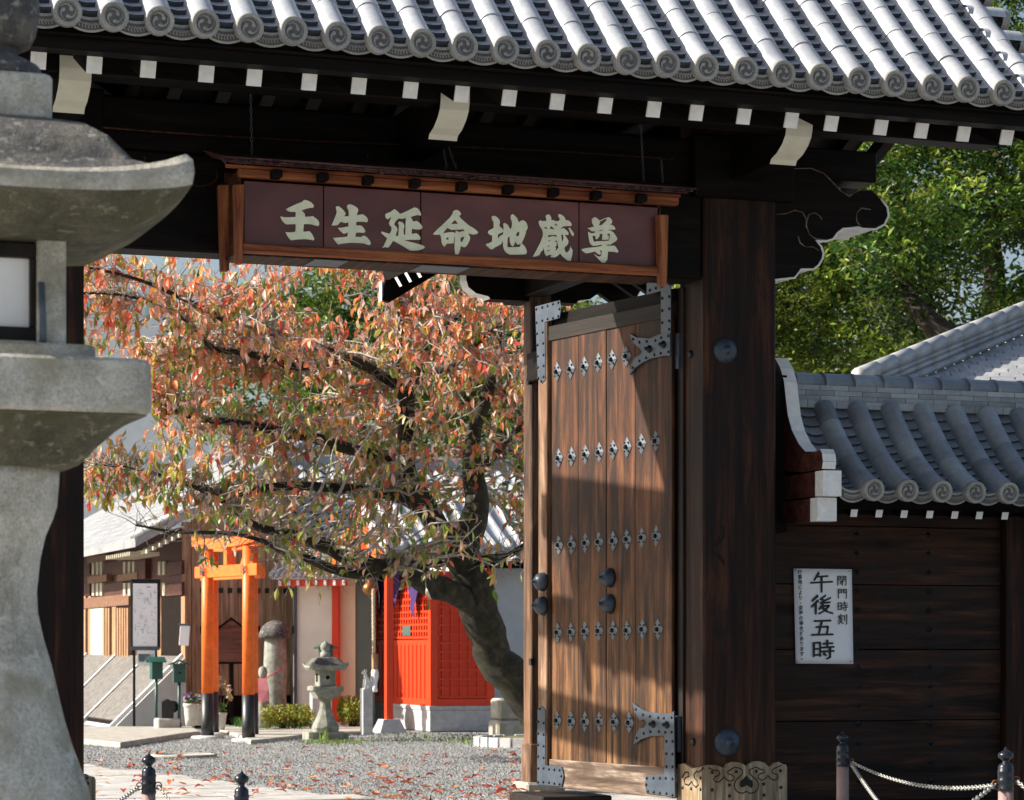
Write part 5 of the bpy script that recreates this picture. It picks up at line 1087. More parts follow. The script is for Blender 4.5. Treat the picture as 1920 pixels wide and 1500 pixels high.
# roof with its gable towards the torii
yc = 19.95; zr3 = U(705, 944, X=3.6).z; hw = 1.45; zl3 = zt3+.25; xa3, xb3 = 3.5, SX2+.4
b = MB(); n = 8
def grf(u): return zl3+(zr3-zl3)*(1-abs(u))**1.25
ring_ = [(-1+2*i/(2*n)) for i in range(2*n+1)]
vs = [(x, yc+u*hw, grf(u)+dz) for x in (xa3, xb3) for dz in (0, .1) for u in ring_]; m_ = len(ring_)
f = []
for i in range(m_-1): f += [(m_+i, m_+i+1, 3*m_+i+1, 3*m_+i), (i, 2*m_+i, 2*m_+i+1, i+1), (i, i+1, m_+i+1, m_+i), (2*m_+i, 3*m_+i, 3*m_+i+1, 2*m_+i+1)]
f += [(0, m_, 3*m_, 2*m_), (m_-1, 3*m_-1, 4*m_-1, 2*m_-1)]
b.add(vs, f); b.build('shrine_roof', M['tile'], shrine)
b = MB()
x = xa3+.05
while x < xb3: b.tube([(x, yc+u*hw, grf(u)+.11) for u in ring_], .05, 6); x += .24
tag(b.build('shrine_roof_tiles', M['tile'], shrine), kind='stuff')
b = MB(); vs = [(xa3-.06*q, yc+u*(hw-.1), grf(u)-.02-w_*.2) for q in (0, 1) for w_ in (0, 1) for u in ring_]
f = []
for i in range(m_-1): f += [(2*m_+i, 2*m_+i+1, 3*m_+i+1, 3*m_+i), (m_+i, 3*m_+i, 3*m_+i+1, m_+i+1), (i, i+1, 2*m_+i+1, 2*m_+i)]
b.add(vs, f); b.build('barge_board', ORN, shrine)
box('tie_beam', VM, xa3+.1, xa3+.2, yc-hw*.75, yc+hw*.75, zl3+.1, zl3+.32, shrine)
b = MB(); b.prism([(-hw*.7, zl3+.3), (hw*.7, zl3+.3), (0, zr3-.15)], (xa3+.16, yc, 0), (0, 1, 0), (0, 0, 1), (1, 0, 0), .03); b.build('gable_wall', M['white'], shrine)
# bell and rope
bl = U(693, 1104, D=36.5); bell = wthing('shrine_bell', tuple(bl), 'round brass bell hanging above a thick straw rope at the shrine', 'bell')
MB().lathe([(.01, -.1), (.06, -.085), (.095, -.04), (.105, 0), (.095, .04), (.06, .085), (.03, .1), (.03, .12), (.01, .125)], 20).build('bell', M['brass'], bell, Matrix.Translation(bl))
MB().tube([bl+Vector((0, 0, .11)), bl+Vector((0, 0, .3)), bl+Vector((0, 0, .8))], .03, 8).build('hanger', M['pink'], bell)
rp = wthing('bell_rope', tuple(U(700, 1200, D=36.4)), 'twisted straw bell rope with wooden sleeve and wrapped tassel', 'rope')
b = MB(); A, B_ = U(700, 1104, D=36.4), U(701, 1226, D=36.4)
for ph in range(3): b.tube([A.lerp(B_, i/60)+Vector((.014*math.cos(i*.55+ph*2.09), .014*math.sin(i*.55+ph*2.09), 0)) for i in range(61)], .014, 6)
b.build('strands', M['rope'], rp); p = U(703, 1255, D=36.4); box('sleeve', M['museum'], p.x-.04, p.x+.04, p.y-.04, p.y+.04, p.z, U(703, 1226, D=36.4).z, rp, .006)
MB().lathe([(.03, -.33), (.045, -.31), (.03, -.26), (.035, -.2), (.055, -.1), (.055, -.04), (.04, 0)], 14).build('tassel', M['paper'], rp, Matrix.Translation(p))
# ---- grey wall and tiled hall behind the trunk
th = wthing('tiled_hall', tuple(U(950, 1340, D=47)), 'grey walled hall with wavy silver roof tiles behind the cherry trunk', 'building')
YH = 27.5; p, q = U(640, 1060, Y=YH), U(1080, 1060, Y=YH); box('wall', M['plaster_grey'], U(922, 1100, Y=YH-1.5).x, q.x, YH-1.5, YH+3, 0, 2.9, th)
box('post', VM, U(912, 1100, Y=YH-1.6).x, U(922, 1100, Y=YH-1.6).x, YH-1.6, YH-1.5, 0, 2.7, th)
ev = U(950, 1052, Y=YH-2.2); er = U(950, 905, Y=YH+.6)
n = 6; vs = []; wp, lp = .3, .25; slp = (er.z-ev.z)/2.8
b = MB()
for z0_, z1_ in ((0, .03),):
    for (yy2, zz2) in ((0, .035), (lp, -.0+.008)):
        for k in range(9): u = k/8; vs.append((u*wp, yy2, zz2+.035*math.sin(u*2*math.pi)))
b.add(vs, [(k, k+1, 9+k+1, 9+k) for k in range(8)], 0, True); b.add([(x, y, z) for x, y, z in vs[:9]]+[(x, y, z-.04) for x, y, z in vs[:9]], [(k, 9+k, 10+k, k+1) for k in range(8)], 1); wt = b.mesh('roof_tile', [M['tile'], M['tile_edge']])
hx0 = U(860, 1000, Y=YH-1).x
i = 0
for j in range(11):
    for k in range(6): link('roof_tile', wt, th, Matrix.Translation((hx0+k*wp, YH-2.2+j*lp, ev.z+slp*j*lp)) @ Matrix.Rotation(math.atan(slp), 4, 'X'))
b = MB()
xq = U(455, 950, Y=YH-1).x
for j in range(13):
    x = xq
    while x < hx0-.01 or (j > 10 and x < hx0+1.7): merged(b, wt, Matrix.Translation((x, YH-2.2+j*lp, ev.z+slp*j*lp)) @ Matrix.Rotation(math.atan(slp), 4, 'X')); x += wp
tag(b.build('far_roof_tiles', [M['tile'], M['tile_edge']], th), kind='stuff')
box('eave', M['beam'], xq, hx0+1.8, YH-2.15, YH-1.9, ev.z-.12, ev.z-.01, th)
box('ridge', M['tile'], xq, hx0+1.8, YH-2.2+13*lp, YH-1.9+13*lp, ev.z+slp*3.2-.1, ev.z+slp*3.2+.25, th, .03)

# ================================================================ torii gates
def torii(xy, sc2, label):
    o = empty('torii', (xy[0], xy[1], 0), 0, label, 'torii gate', 'small vermilion torii one behind the other')
    ang = math.atan2(-.974, .227); o.rotation_euler = (0, 0, ang); W_ = .62; r = .084
    for s_ in (-1, 1):
        MB().lathe([(r, .62), (r*.96, 2.62)], 24).build('post', ORN, o, Matrix.Translation((s_*W_, 0, 0)))
        MB().lathe([(r*1.06, 0.0), (r*1.06, .28), (r*1.03, .285), (r*1.03, .62), (r*.9, .621)], 24).build('post_sleeve', M['black_paint'], o, Matrix.Translation((s_*W_, 0, 0)))
        MB().lathe([(.24, -.03), (.22, .03), (.12, .04)], 16).build('post_base', M['concrete'], o, Matrix.Translation((s_*W_, 0, 0)))
        b = MB(); b.add([(s_*W_+q, y_, z) for q, z in ((.1, 2.38), (.19, 2.38), (.1, 2.5)) for y_ in (-.03, .03)]+[(s_*W_-q, y_, z) for q, z in ((.1, 2.38), (.19, 2.38), (.1, 2.5)) for y_ in (-.03, .03)], [(0, 1, 3, 2), (0, 2, 4), (1, 5, 3), (2, 3, 5, 4), (6, 7, 9, 8), (6, 8, 10), (7, 11, 9), (8, 9, 11, 10)]); b.build('wedge', ORN, o)
    box('nuki', ORN, -W_-.32, W_+.32, -.045, .045, 2.22, 2.38, o, .006)
    box('strut', ORN, -.05, .05, -.04, .04, 2.38, 2.62, o, .004)
    b = MB(); n = 12
    for zl_, hh, wv_, mi in ((2.62, .15, .09, 0), (2.772, .05, .13, 1)):
        vs = []
        for i in range(n+1):
            u = -1+2*i/n; x = u*(W_+.32); up = .05*u*u
            vs += [(x, -wv_, zl_+up), (x, wv_, zl_+up), (x, wv_, zl_+up+hh), (x, -wv_, zl_+up+hh)]
        b.add(vs, [(4*i+k, 4*i+(k+1) % 4, 4*i+4+(k+1) % 4, 4*i+4+k) for i in range(n) for k in range(4)]+[(0, 3, 2, 1), (4*n, 4*n+1, 4*n+2, 4*n+3)], mi)
    b.build('lintel', [ORN, M['black_paint']], o)
    for s_, ch in ((-1, '奉'), (1, '納')):
        me = text_mesh(ch, .15, .003); me.transform(Matrix.Rotation(R(90), 4, 'X')); me.materials.append(M['ink'])
        for v in me.vertices: a = v.co.x/.106; v.co = (s_*W_+.1065*math.sin(a), -.1065*math.cos(a), v.co.z+2.30)
        link('inscription', me, o)
    return o
Ta, Tb = U(386, 1381, Z=0), U(468, 1391, Z=0); Tm = (Ta+Tb)/2
Tm = U(427, 1386, D=34.2); Tm.z = 0
torii(Tm, 1, 'nearer bright orange torii with black feet beside the green posts')
T2 = Tm+(FW-RT*.107)*1.3+RT*.055; torii((T2.x, T2.y), 1, 'further red torii partly hidden right behind the nearer torii')

# ================================================================ small stone lantern
Lp = U(610, 1388, Z=0); kk = (Lp-CAM).dot(FW)/F/1.24; sl3 = empty('stone_lantern', tuple(Lp), 0, 'small granite lantern standing on the gravel before the vermilion shrine', 'stone lantern')
kz = kk*1.24; zz = lambda y: (1390-y)*kz
b = MB(); b.box(-44*kk, 44*kk, -44*kk, 44*kk, 0, zz(1374)); bev(b.build('base_block', M['stone_bg'], sl3), .012)
b = MB(); b.sq([(30*kk, zz(1374)), (31*kk, zz(1366)), (27*kk, zz(1358)), (20*kk, zz(1345)), (15*kk, zz(1332)), (13.5*kk, zz(1322)), (14*kk, zz(1315)), (17*kk, zz(1312))], 0, False, None, .03, 6); b.build('shaft', M['stone_bg'], sl3)
b = MB(); b.sq([(22*kk, zz(1312)), (30*kk, zz(1301)), (31*kk, zz(1299)), (35*kk, zz(1297)), (35*kk, zz(1289))], 0, False, None, .01); bev(b.build('platform', M['stone_bg'], sl3), .006)
hb2 = 20*kk; b = MB(); b.box(-hb2, hb2, -hb2, hb2, zz(1289), zz(1256)); o = bev(b.build('fire_box', M['stone_bg'], sl3), .01)
b = MB(); b.lathe([(.028, 0), (.027, .01)], 12, 0, False, Matrix.Translation((0, -hb2-.001, zz(1272))) @ Matrix.Rotation(R(90), 4, 'X')); b.box(-hb2-.004, -hb2+.01, -.04, .04, zz(1280), zz(1265)); b.build('opening', M['darkvoid'], sl3)
b = MB(); n = 10; m_ = 4*n
prof = [(17, 1234, 0), (26, 1236, 0), (33, 1243, .0), (40, 1249, .02), (44, 1250, .045), (44, 1254, .035), (38, 1259, .01), (20, 1257, 0)]
vs = []
for h, y_, up in prof: vs += ring(h*kk*.98, zz(y_), up*1.1)
for i in range(len(prof)-1): b.add([vs[i*m_+k] for k in range(m_)]+[vs[(i+1)*m_+k] for k in range(m_)], [(k, m_+k, m_+(k+1) % m_, (k+1) % m_) for k in range(m_)], 0 if i < 4 else 1, True)
b.add(vs[:m_], [tuple(range(m_))]); b.build('lantern_roof', [M['stone_roof'], M['stone_bg']], sl3)
MB().lathe([(11*kk, zz(1235)), (12*kk, zz(1232)), (11*kk, zz(1225)), (7*kk, zz(1224)), (11*kk, zz(1219)), (12*kk, zz(1214)), (8*kk, zz(1208)), (2.5*kk, zz(1205)), (.5*kk, zz(1202))], 18).build('jewel', M['stone_bg'], sl3)
# granite pillars with fox figure
def pillar_fox(px, py, label, fox=True):
    q = U(px, py, Z=0); k2 = (q-CAM).dot(FW)/F; o = empty('granite_pillar', tuple(q), 0, label, 'pillar', 'granite pillars before the shrine'); s_ = .075
    b = MB(); b.sq([(s_, 0), (s_, 86*k2)], 0, False, None, .008); b.build('shaft', M['granite'], o)
    if not fox: return
    f = empty('fox_figure', (q.x, q.y, 86*k2), R(200), 'little white sitting fox figure on top of the granite pillar', 'figure')
    b = MB()
    b.tube([(-.055, 0, .02), (-.045, 0, .06), (-.015, 0, .12), (.012, 0, .17), (.02, 0, .215)], [.04, .05, .042, .032, .022], 10)
    b.tube([(.02, 0, .2), (.03, 0, .235), (.05, 0, .24), (.085, 0, .228)], [.02, .032, .024, .008], 10)
    for s2 in (-1, 1):
        b.tube([(.018, s2*.02, .25), (.012, s2*.024, .29)], [.012, .002], 6); b.tube([(.02, s2*.02, .14), (.035, s2*.022, .06), (.038, s2*.022, .0), (.055, s2*.022, .004)], [.018, .012, .012, .01], 6)
        b.tube([(-.05, s2*.03, .06), (-.01, s2*.042, .03), (.02, s2*.04, .008)], [.03, .022, .012], 6)
    b.tube([(-.07, 0, .02), (-.11, 0, .05), (-.115, 0, .11), (-.1, 0, .17), (-.08, 0, .2)], [.014, .022, .028, .022, .004], 8); b.box(-.08, .07, -.045, .045, 0, .012)
    b.build('fox_body', M['white'], f)
pillar_fox(687, 1378, 'pale granite pillar carrying a white fox left of the porch post'); pillar_fox(592, 1372, 'pale granite pillar half hidden behind the small stone lantern', False)
# ================================================================ green boxes, map board, notice boards
def gbox(px, ptop, pbase, label, rz=0):
    q = U(px, pbase, Z=0); k2 = (q-CAM).dot(FW)/F; H2 = (pbase-ptop)*k2; o = empty('green_box', tuple(q), rz, label, 'box on post', 'green metal boxes on posts')
    MB().tube([(0, 0, 0), (0, 0, H2-.3)], .024, 10).build('post', M['green_paint'], o); box('foot', M['green_paint'], -.035, .035, -.035, .035, 0, .14, o, .004)
    box('case', M['green_paint'], -.09, .09, -.085, .085, H2-.33, H2-.05, o, .005); box('slot', M['iron_dark'], -.02, .02, -.09, -.084, H2-.2, H2-.17, o)
    b = MB(); b.prism([(-.16, H2-.06), (-.15, H2-.075), (0, H2-.01), (.15, H2-.075), (.16, H2-.06), (0, H2+.012)], (0, -.13, 0), (1, 0, 0), (0, 0, 1), (0, 1, 0), .26); b.build('hood', M['green_paint'], o)
gbox(293, 1233, 1368, 'left green metal box on a post by the sloping apron', R(90)); gbox(336, 1238, 1373, 'right green metal box with gabled hood beside the stone block', R(-8)); gbox(611, 1207, 1371, 'green metal box whose hood shows behind the small stone lantern')
def cam_board(px, pb_, D):
    q = U(px, HY, D=D); return q
mq = U(272, HY, D=38.6); k2 = 38.6/F; mb = empty('map_board', (mq.x, mq.y, 0), -TH*.6, 'tall framed white map board standing before the slatted hall', 'map board')
zc = lambda y: CAM.z-(y-HY)*k2
hwm = 22.5*k2
box('frame', M['iron_dark'], -hwm-.03, hwm+.05, .0, .06, zc(1216), zc(1086), mb, .005); box('map_sheet', M['paper'], -hwm, hwm, -.008, .0, zc(1212), zc(1094), mb)
box('tray', M['iron_grey'], -hwm-.03, hwm+.04, -.05, .0, zc(1219), zc(1213), mb, .003)
for s_ in (-1, 1): box('leg', M['iron_dark'], s_*hwm*.9-.02, s_*hwm*.9+.02, .01, .05, 0, zc(1216), mb)
b = MB(); random.seed(5)
for k in range(70):
    x, z = ru(-hwm*.85, hwm*.85), ru(zc(1200), zc(1108)); 
    if rnd() < .6: b.box(x, x+.004, -.0105, -.009, z, z+ru(.02, .09))
    else: b.box(x, x+ru(.02, .07), -.0105, -.009, z, z+.004)
b.box(.02, .09, -.0105, -.009, zc(1101.5), zc(1100)); b.box(-.03, .03, -.0105, -.009, zc(1205), zc(1204.4)); b.build('map_print', M['ink_grey'], mb)
box('lower_notice', M['paper'], -.12, .15, -.03, -.02, zc(1248), zc(1219.5), mb)
b = MB()
for k in range(14): b.box(-.1+.017*k if k % 5 else -.1, -.094+.017*k, -.0325, -.0305, zc(1243)+ru(0, .05), zc(1226))
b.build('notice_print', M['ink_grey'], mb)
q = U(346, 1190, D=38.4); lb = empty('leaflet_sign', tuple(q), -.3, 'small white tilted sign hanging by the hall corner', 'sign')
o = box('panel', M['paper'], -.075, .075, -.01, .01, -.17, .14, lb, .004); o.matrix_basis = o.matrix_basis @ Matrix.Rotation(R(4), 4, 'Y'); box('cap', M['iron_grey'], -.09, .09, -.03, .03, .14, .17, lb, .004); box('bracket', M['iron_dark'], -.01, .01, .01, .5, .1, .12, lb)
q = U(434, 1366, Z=0); kb2 = (q-CAM).dot(FW)/F; wb = empty('gabled_board', tuple(q), -TH*.8, 'brown gabled explanation board behind the orange torii', 'notice board')
hh = lambda y: (1366-y)*kb2
box('pole', M['darkvoid'], -.032, .032, .0, .05, 0, hh(1235), wb, .004); b = MB(); b.prism([(-.24, hh(1241)), (.24, hh(1241)), (.24, hh(1182)), (0, hh(1162)), (-.24, hh(1182))], (0, -.03, 0), (1, 0, 0), (0, 0, 1), (0, 1, 0), .03); b.build('panel', M['board_brown'], wb)
for s_ in (-1, 1):
    b = MB(); b.prism([(s_*.29, hh(1184)), (s_*.28, hh(1187)), (0, hh(1162)), (0, hh(1157))], (0, -.06, 0), (1, 0, 0), (0, 0, 1), (0, 1, 0), .1); b.build('hood', M['darkvoid'], wb); box('frame_side', M['darkvoid'], s_*.25-.012, s_*.25+.012, -.045, .01, hh(1244), hh(1184), wb)
box('frame_foot', M['darkvoid'], -.26, .26, -.045, .01, hh(1245), hh(1241), wb)
b = MB(); random.seed(9)
for k in range(14):
    for j in range(16): b.box(-.19+k*.028, -.182+k*.028, -.032, -.0305, hh(1236)+j*.026, hh(1236)+j*.026+ru(.008, .018))
b.build('print', M['ink'], wb)
# black box on a stone block
q = U(313, 1373, Z=0); k2 = (q-CAM).dot(FW)/F; o = MB(); o.box(-.17, .17, -.15, .15, 0, .21); o = bev(o.build('stone_block', M['kerb'], None, Matrix.Translation(q)), .02); tag(o, 'rough pale stone block under the black metal box', 'stone block')
bb = empty('black_metal_box', (q.x, q.y, .21), 0, 'black gabled metal box with a round side on the stone block', 'box')
b = MB(); b.prism([(-.1, 0), (.08, 0), (.08, .24), (-.01, .29), (-.1, .24)], (0, -.1, 0), (1, 0, 0), (0, 0, 1), (0, 1, 0), .2); b.build('case', M['black_paint'], bb); MB().lathe([(.09, -.05), (.09, .05)], 18).build('drum', M['black_paint'], bb, Matrix.Translation((.08, 0, .17)) @ Matrix.Rotation(R(90), 4, 'X'))
# old round-topped stone with jizo figure
q = U(516, HY, D=38.3); q.z = 0; k2 = 38.3/F; zc = lambda y: CAM.z-(y-HY)*k2
ms = empty('capped_stone_pillar', tuple(q), 0, 'old rough stone pillar with a rounded cap before the cedar wall', 'stone pillar')
b = MB(); b.sq([(.17, 0), (.185, .3), (.175, .6), (.19, .9), (.17, zc(1196)), (.15, zc(1192))], 0, True, None, .06, 6); b.build('shaft', M['stone_bg'], ms)
MB().lathe([(.2, zc(1197)), (.255, zc(1195)), (.25, zc(1188)), (.2, zc(1175)), (.12, zc(1167)), (.03, zc(1163))], 24).build('cap', M['stone_roof'], ms)
q2 = U(493, HY, D=37.6); q2.z = 0; jz = empty('jizo_figure', tuple(q2), -TH, 'small worn stone jizo wearing a pink bib', 'statue')
b = MB(); b.tube([(0, 0, 0), (0, 0, .3), (0, 0, .55), (0, 0, .72), (0, 0, .8)], [.09, .1, .095, .075, .04], 12); b.tube([(0, 0, .78), (0, 0, .83), (0, 0, .89), (0, 0, .95), (0, 0, .98)], [.035, .062, .07, .055, .01], 14); b.build('statue_body', M['stone_bg'], jz)
b = MB(); b.add([(-.07, -.085, .8), (.07, -.085, .8), (.09, -.115, .62), (.1, -.12, .46), (0, -.13, .44), (-.1, -.12, .47), (-.09, -.115, .63)], [(0, 6, 5, 4, 3, 2, 1)], 0); b.build('bib', M['pink'], jz); MB().tube([(.05, -.09, .8), (.16, -.06, .87), (.3, -.05, .94)], .009, 6).build('cord', M['red_cord'], jz)
# ================================================================ pots, hedges
random.seed(21)
def leafball(name, c, rad, n, size, cols, mat, parent=None, flat=1.):
    vs, fs, cs = [], [], []
    for k in range(n):
        d = Vector((random.gauss(0, 1), random.gauss(0, 1), random.gauss(0, 1))).normalized(); q = Vector(c)+Vector((d.x*rad[0], d.y*rad[1], d.z*rad[2]))*(rnd()**.25)*ru(.85, 1.1)
        nn = (d+Vector((ru(-1, 1), ru(-1, 1), ru(-.6, 1)))*.9).normalized(); x, y_, _ = frame_from(nn); a = ru(0, 6.28); x, y_ = x*math.cos(a)+y_*math.sin(a), y_*math.cos(a)-x*math.sin(a); s_ = size*ru(.6, 1.3); b0 = len(vs)
        vs += [q-x*s_, q-y_*s_*.45+nn*s_*.1, q+x*s_, q+y_*s_*.45+nn*s_*.1]; fs.append((b0, b0+1, b0+2, b0+3)); cc = random.choice(cols); v = ru(.7, 1.3); cs.append([z*v for z in cc])
    me = bpy.data.meshes.new(name); me.from_pydata([tuple(v) for v in vs], [], fs); me.materials.append(mat); colattr(me, cs); return link(name, me, parent)
def pot(px, pbase, ptop, wtop, label, flowers, cols):
    q = U(px, pbase, Z=.05); k2 = (q-CAM).dot(FW)/F; h = (pbase-ptop)*k2; r = wtop*k2/2; o = empty('flower_pot', tuple(q), 0, label, 'flower pot', 'potted plants by the torii')
    MB().lathe([(r*.68, 0), (r*.8, h*.35), (r*.92, h*.8), (r*.98, h*.86), (r*1.05, h*.88), (r*1.05, h), (r*.9, h), (r*.88, h*.93), (.01, h*.92)], 22).build('pot', M['pot'], o)
    leafball('foliage', (0, 0, h+r*.6), (r*1.0, r*1.0, r*.8), 160, .03, [(.08, .2, .04), (.14, .28, .06)], M['gleaf'], o); 
    if flowers: leafball('blossoms', (0, 0, h+r*.8), (r*1.2, r*1.2, r*.9), 120, .028, cols, M['gleaf'], o)
    else:
        b = MB()
        for j in range(14):
            a = ru(0, 6.3); l_ = ru(.15, .5); p1 = Vector((math.cos(a)*.05, math.sin(a)*.05, h)); p2 = p1+Vector((math.cos(a)*.1, math.sin(a)*.1, l_)); b.tube([p1, (p1+p2)/2+Vector((ru(-.04, .04), 0, .03)), p2], [.008, .007, .005], 5)
            o3 = leafball('leaf_cluster', p2, (.05, .05, .05), 22, .03, cols, M['gleaf'], o)
        b.build('stems', M['camphor_bark'], o)
pot(357, 1362, 1319, 26, 'tall pale pot with violet and yellow pansies left of the torii', True, [(.35, .12, .5), (.6, .5, .1), (.6, .5, .6), (.45, .25, .6)]); pot(370, 1360, 1320, 22, 'pale pot mostly hidden behind the left torii post', True, [(.5, .4, .6), (.6, .5, .2)])
pot(412, 1368, 1336, 27, 'white tapered pot with a straggly pinkish succulent between the torii posts', False, [(.45, .25, .2), (.5, .4, .3), (.35, .3, .1)])
def hedge(px, pbase, ptop, wpx, label, cols, D):
    q = U(px, HY, D=D); q.z = 0; k2 = D/F; o = empty('hedge', tuple(q), 0, label, 'bush', 'clipped azalea bushes'); h = (pbase-ptop)*k2; r = wpx*k2/2
    for i in range(5): 
        cxx = (i-2)*r*.42; leafball('foliage', (cxx*RT.x, cxx*RT.y, h*.62), (r*.34, .28, h*.42), 620, .026, cols, M['gleaf'], o)
    b = MB()
    for k in range(9): a = ru(-.8, .8)*r; b.tube([(a*.6*RT.x, a*.6*RT.y, 0), (a*RT.x, a*RT.y, h*.6)], [.016, .006], 5)
    b.build('stems', M['bark'], o)
YG = [(.32, .36, .04), (.22, .28, .04), (.42, .4, .06), (.12, .18, .03), (.3, .2, .05)]
hedge(540, 1362, 1312, 88, 'yellow green azalea bush before the capped stone pillar', YG, 37.5); hedge(662, 1362, 1300, 44, 'yellow green azalea bush between the vermilion post and the fox pillar', YG, 38.3)
# tree pit edging and stones beside the trunk
tc = U(1000, 1398, Z=0); pit = empty('tree_pit', tuple(tc), 0, 'ring of grey edging blocks round the cherry trunk', 'tree pit'); be = MB().box(-.075, .075, -.04, .04, 0, .13).mesh('edging_block', M['granite'])
for k in range(26):
    a = k*2*math.pi/26; link('edging_block', be, pit, Matrix.Translation((.72*math.cos(a), .72*math.sin(a), -.01)) @ Matrix.Rotation(a+math.pi/2, 4, 'Z') @ Matrix.Rotation(ru(-.06, .06), 4, 'X'))
MB().lathe([(.68, .0), (.66, .08), (.3, .12), (.01, .14)], 26).build('soil', plain('mossy_soil', (.12, .11, .04), .9, 0, .3, 20, .5), pit)
q = U(952, 1386, Z=0); o = MB(); o.box(-.2, .3, -.15, .25, 0, .26); o.box(-.17, .28, -.12, .25, .265, .56); o = bev(o.build('stacked_stones', M['kerb'], None, Matrix.Translation(q)), .03); tag(o, 'two stacked pale stone blocks beside the leaning trunk', 'stones')

# ================================================================ cherry tree
random.seed(33)
tree = wthing('cherry_tree', tuple(tc), 'leaning cherry tree with salmon orange autumn leaves seen through the gate', 'tree')
LIMB = [
 ([(1110, 1470, 30.4), (1058, 1415, 30.3), (1010, 1350, 30.2), (966, 1282, 30.1), (926, 1212, 30), (896, 1140, 29.8), (870, 1068, 29.7)], [44, 40, 37, 36, 36, 37, 33]),
 ([(890, 1135, 29.7), (850, 1112, 29.4), (812, 1095, 29.2), (780, 1075, 29), (750, 1058, 28.8), (715, 1062, 28.6), (680, 1052, 28.4), (640, 1040, 28.2), (590, 1015, 28), (540, 1000, 27.8), (480, 985, 27.6), (430, 950, 27.4), (385, 920, 27.3), (330, 900, 27.2)], [22, 23, 23, 22, 18, 16, 14, 13, 12, 10, 8, 6, 5, 3]),
 ([(720, 1066, 28.6), (670, 1078, 28.5), (620, 1066, 28.4), (580, 1048, 28.2), (540, 1038, 28.1), (500, 1018, 28), (440, 1002, 27.8), (330, 997, 27.5), (255, 985, 27.4)], [10, 9, 9, 8, 6, 5, 4, 3, 2]),
 ([(868, 1075, 29.7), (832, 1000, 29.4), (790, 952, 29.2), (745, 928, 29), (690, 921, 28.8), (620, 913, 28.6), (560, 910, 28.4), (490, 916, 28.2), (420, 925, 28), (330, 900, 27.7), (260, 880, 27.5), (180, 870, 27.4)], [30, 21, 18, 16, 11, 9, 9, 8, 7, 4, 3, 2]),
 ([(840, 1010, 29.4), (795, 940, 29.5), (768, 880, 29.6), (760, 800, 29.7), (765, 740, 29.8), (785, 680, 29.9), (805, 640, 30), (850, 600, 30.1), (890, 560, 30.2), (915, 500, 30.3), (920, 440, 30.4)], [22, 20, 17, 16, 15, 13, 10, 7, 6, 5, 3]),
 ([(765, 885, 29.6), (700, 852, 29.2), (640, 836, 28.9), (560, 815, 28.6), (515, 806, 28.4), (430, 790, 28.1), (360, 782, 27.8), (300, 758, 27.6), (230, 740, 27.4), (150, 725, 27.3), (60, 700, 27.2)], [12, 11, 11, 10, 9, 7, 6, 4, 3, 2.4, 2]),
 ([(768, 735, 29.8), (700, 695, 29.4), (640, 668, 29), (560, 640, 28.6), (480, 612, 28.2), (430, 602, 27.9), (385, 580, 27.7), (300, 540, 27.4), (230, 515, 27.2), (150, 500, 27), (60, 490, 26.9)], [12, 10, 9, 8, 8, 7, 5, 4, 3, 2.4, 2]),
 ([(640, 675, 29), (560, 690, 28.8), (470, 662, 28.5), (400, 652, 28.2), (345, 600, 27.9), (260, 560, 27.6), (160, 550, 27.4), (70, 570, 27.3)], [7, 7, 7, 6, 4, 3, 2.4, 2]),
 ([(872, 1080, 29.7), (884, 990, 30), (896, 910, 30.3), (885, 840, 30.5), (905, 760, 30.7), (925, 690, 30.8), (940, 600, 31), (950, 500, 31.2)], [32, 27, 22, 15, 13, 11, 7, 4]),
 ([(762, 790, 29.7), (745, 700, 29.4), (748, 640, 29.2), (750, 580, 29), (730, 530, 28.8), (700, 470, 28.6)], [9, 8, 9, 7, 5, 3]),
 ([(893, 900, 30.3), (930, 850, 30.1), (975, 800, 30), (1030, 760, 29.9)], [9, 7, 5, 3]), ([(885, 1060, 29.7), (915, 1045, 29.5), (955, 1040, 29.4), (990, 1020, 29.3), (1060, 990, 29.2)], [9, 7, 6, 5, 3]),
 ([(790, 690, 29.9), (840, 690, 29.7), (900, 640, 29.5), (960, 590, 29.4), (1010, 560, 29.3)], [8, 7, 5, 4, 3])]
limbpts = []
for i, (pts, rad) in enumerate(LIMB):
    P_ = [U(a, c, D=d) for a, c, d in pts]; rr_ = [r*d/F for r, (_, _, d) in zip(rad, pts)]
    if i == 0: P_[0].z = -.05
    Q, QR = [], []                                            # catmull-rom, with a little wander
    for k in range(len(P_)-1):
        p0_, p1_, p2_, p3_ = P_[max(k-1, 0)], P_[k], P_[k+1], P_[min(k+2, len(P_)-1)]
        for s_ in range(5):
            u = s_/5; q = .5*((2*p1_)+(p2_-p0_)*u+(2*p0_-5*p1_+4*p2_-p3_)*u*u+(3*p1_-p0_-3*p2_+p3_)*u**3); r_ = rr_[k]*(1-u)+rr_[k+1]*u
            q = q+Vector(noise.noise_vector(q*2.3))*r_*.5; Q.append(q); QR.append(r_*(1+.14*noise.noise(q*5)))
    Q.append(P_[-1]); QR.append(rr_[-1]); limbpts += [(q, r) for q, r in zip(Q, QR)]
    b = MB(); b.tube(Q, QR, 14 if i in (0, 1, 3, 4, 8) else 8)
    if i in (0, 1):
        for v in range(len(b.v)): q = Vector(b.v[v]); b.v[v] = tuple(q+Vector(noise.noise_vector(q*9))*.012+Vector(noise.noise_vector(q*3))*.03)
    b.build('trunk' if i == 0 else 'branch', M['bark'], tree)
tw = MB(); leaves = []
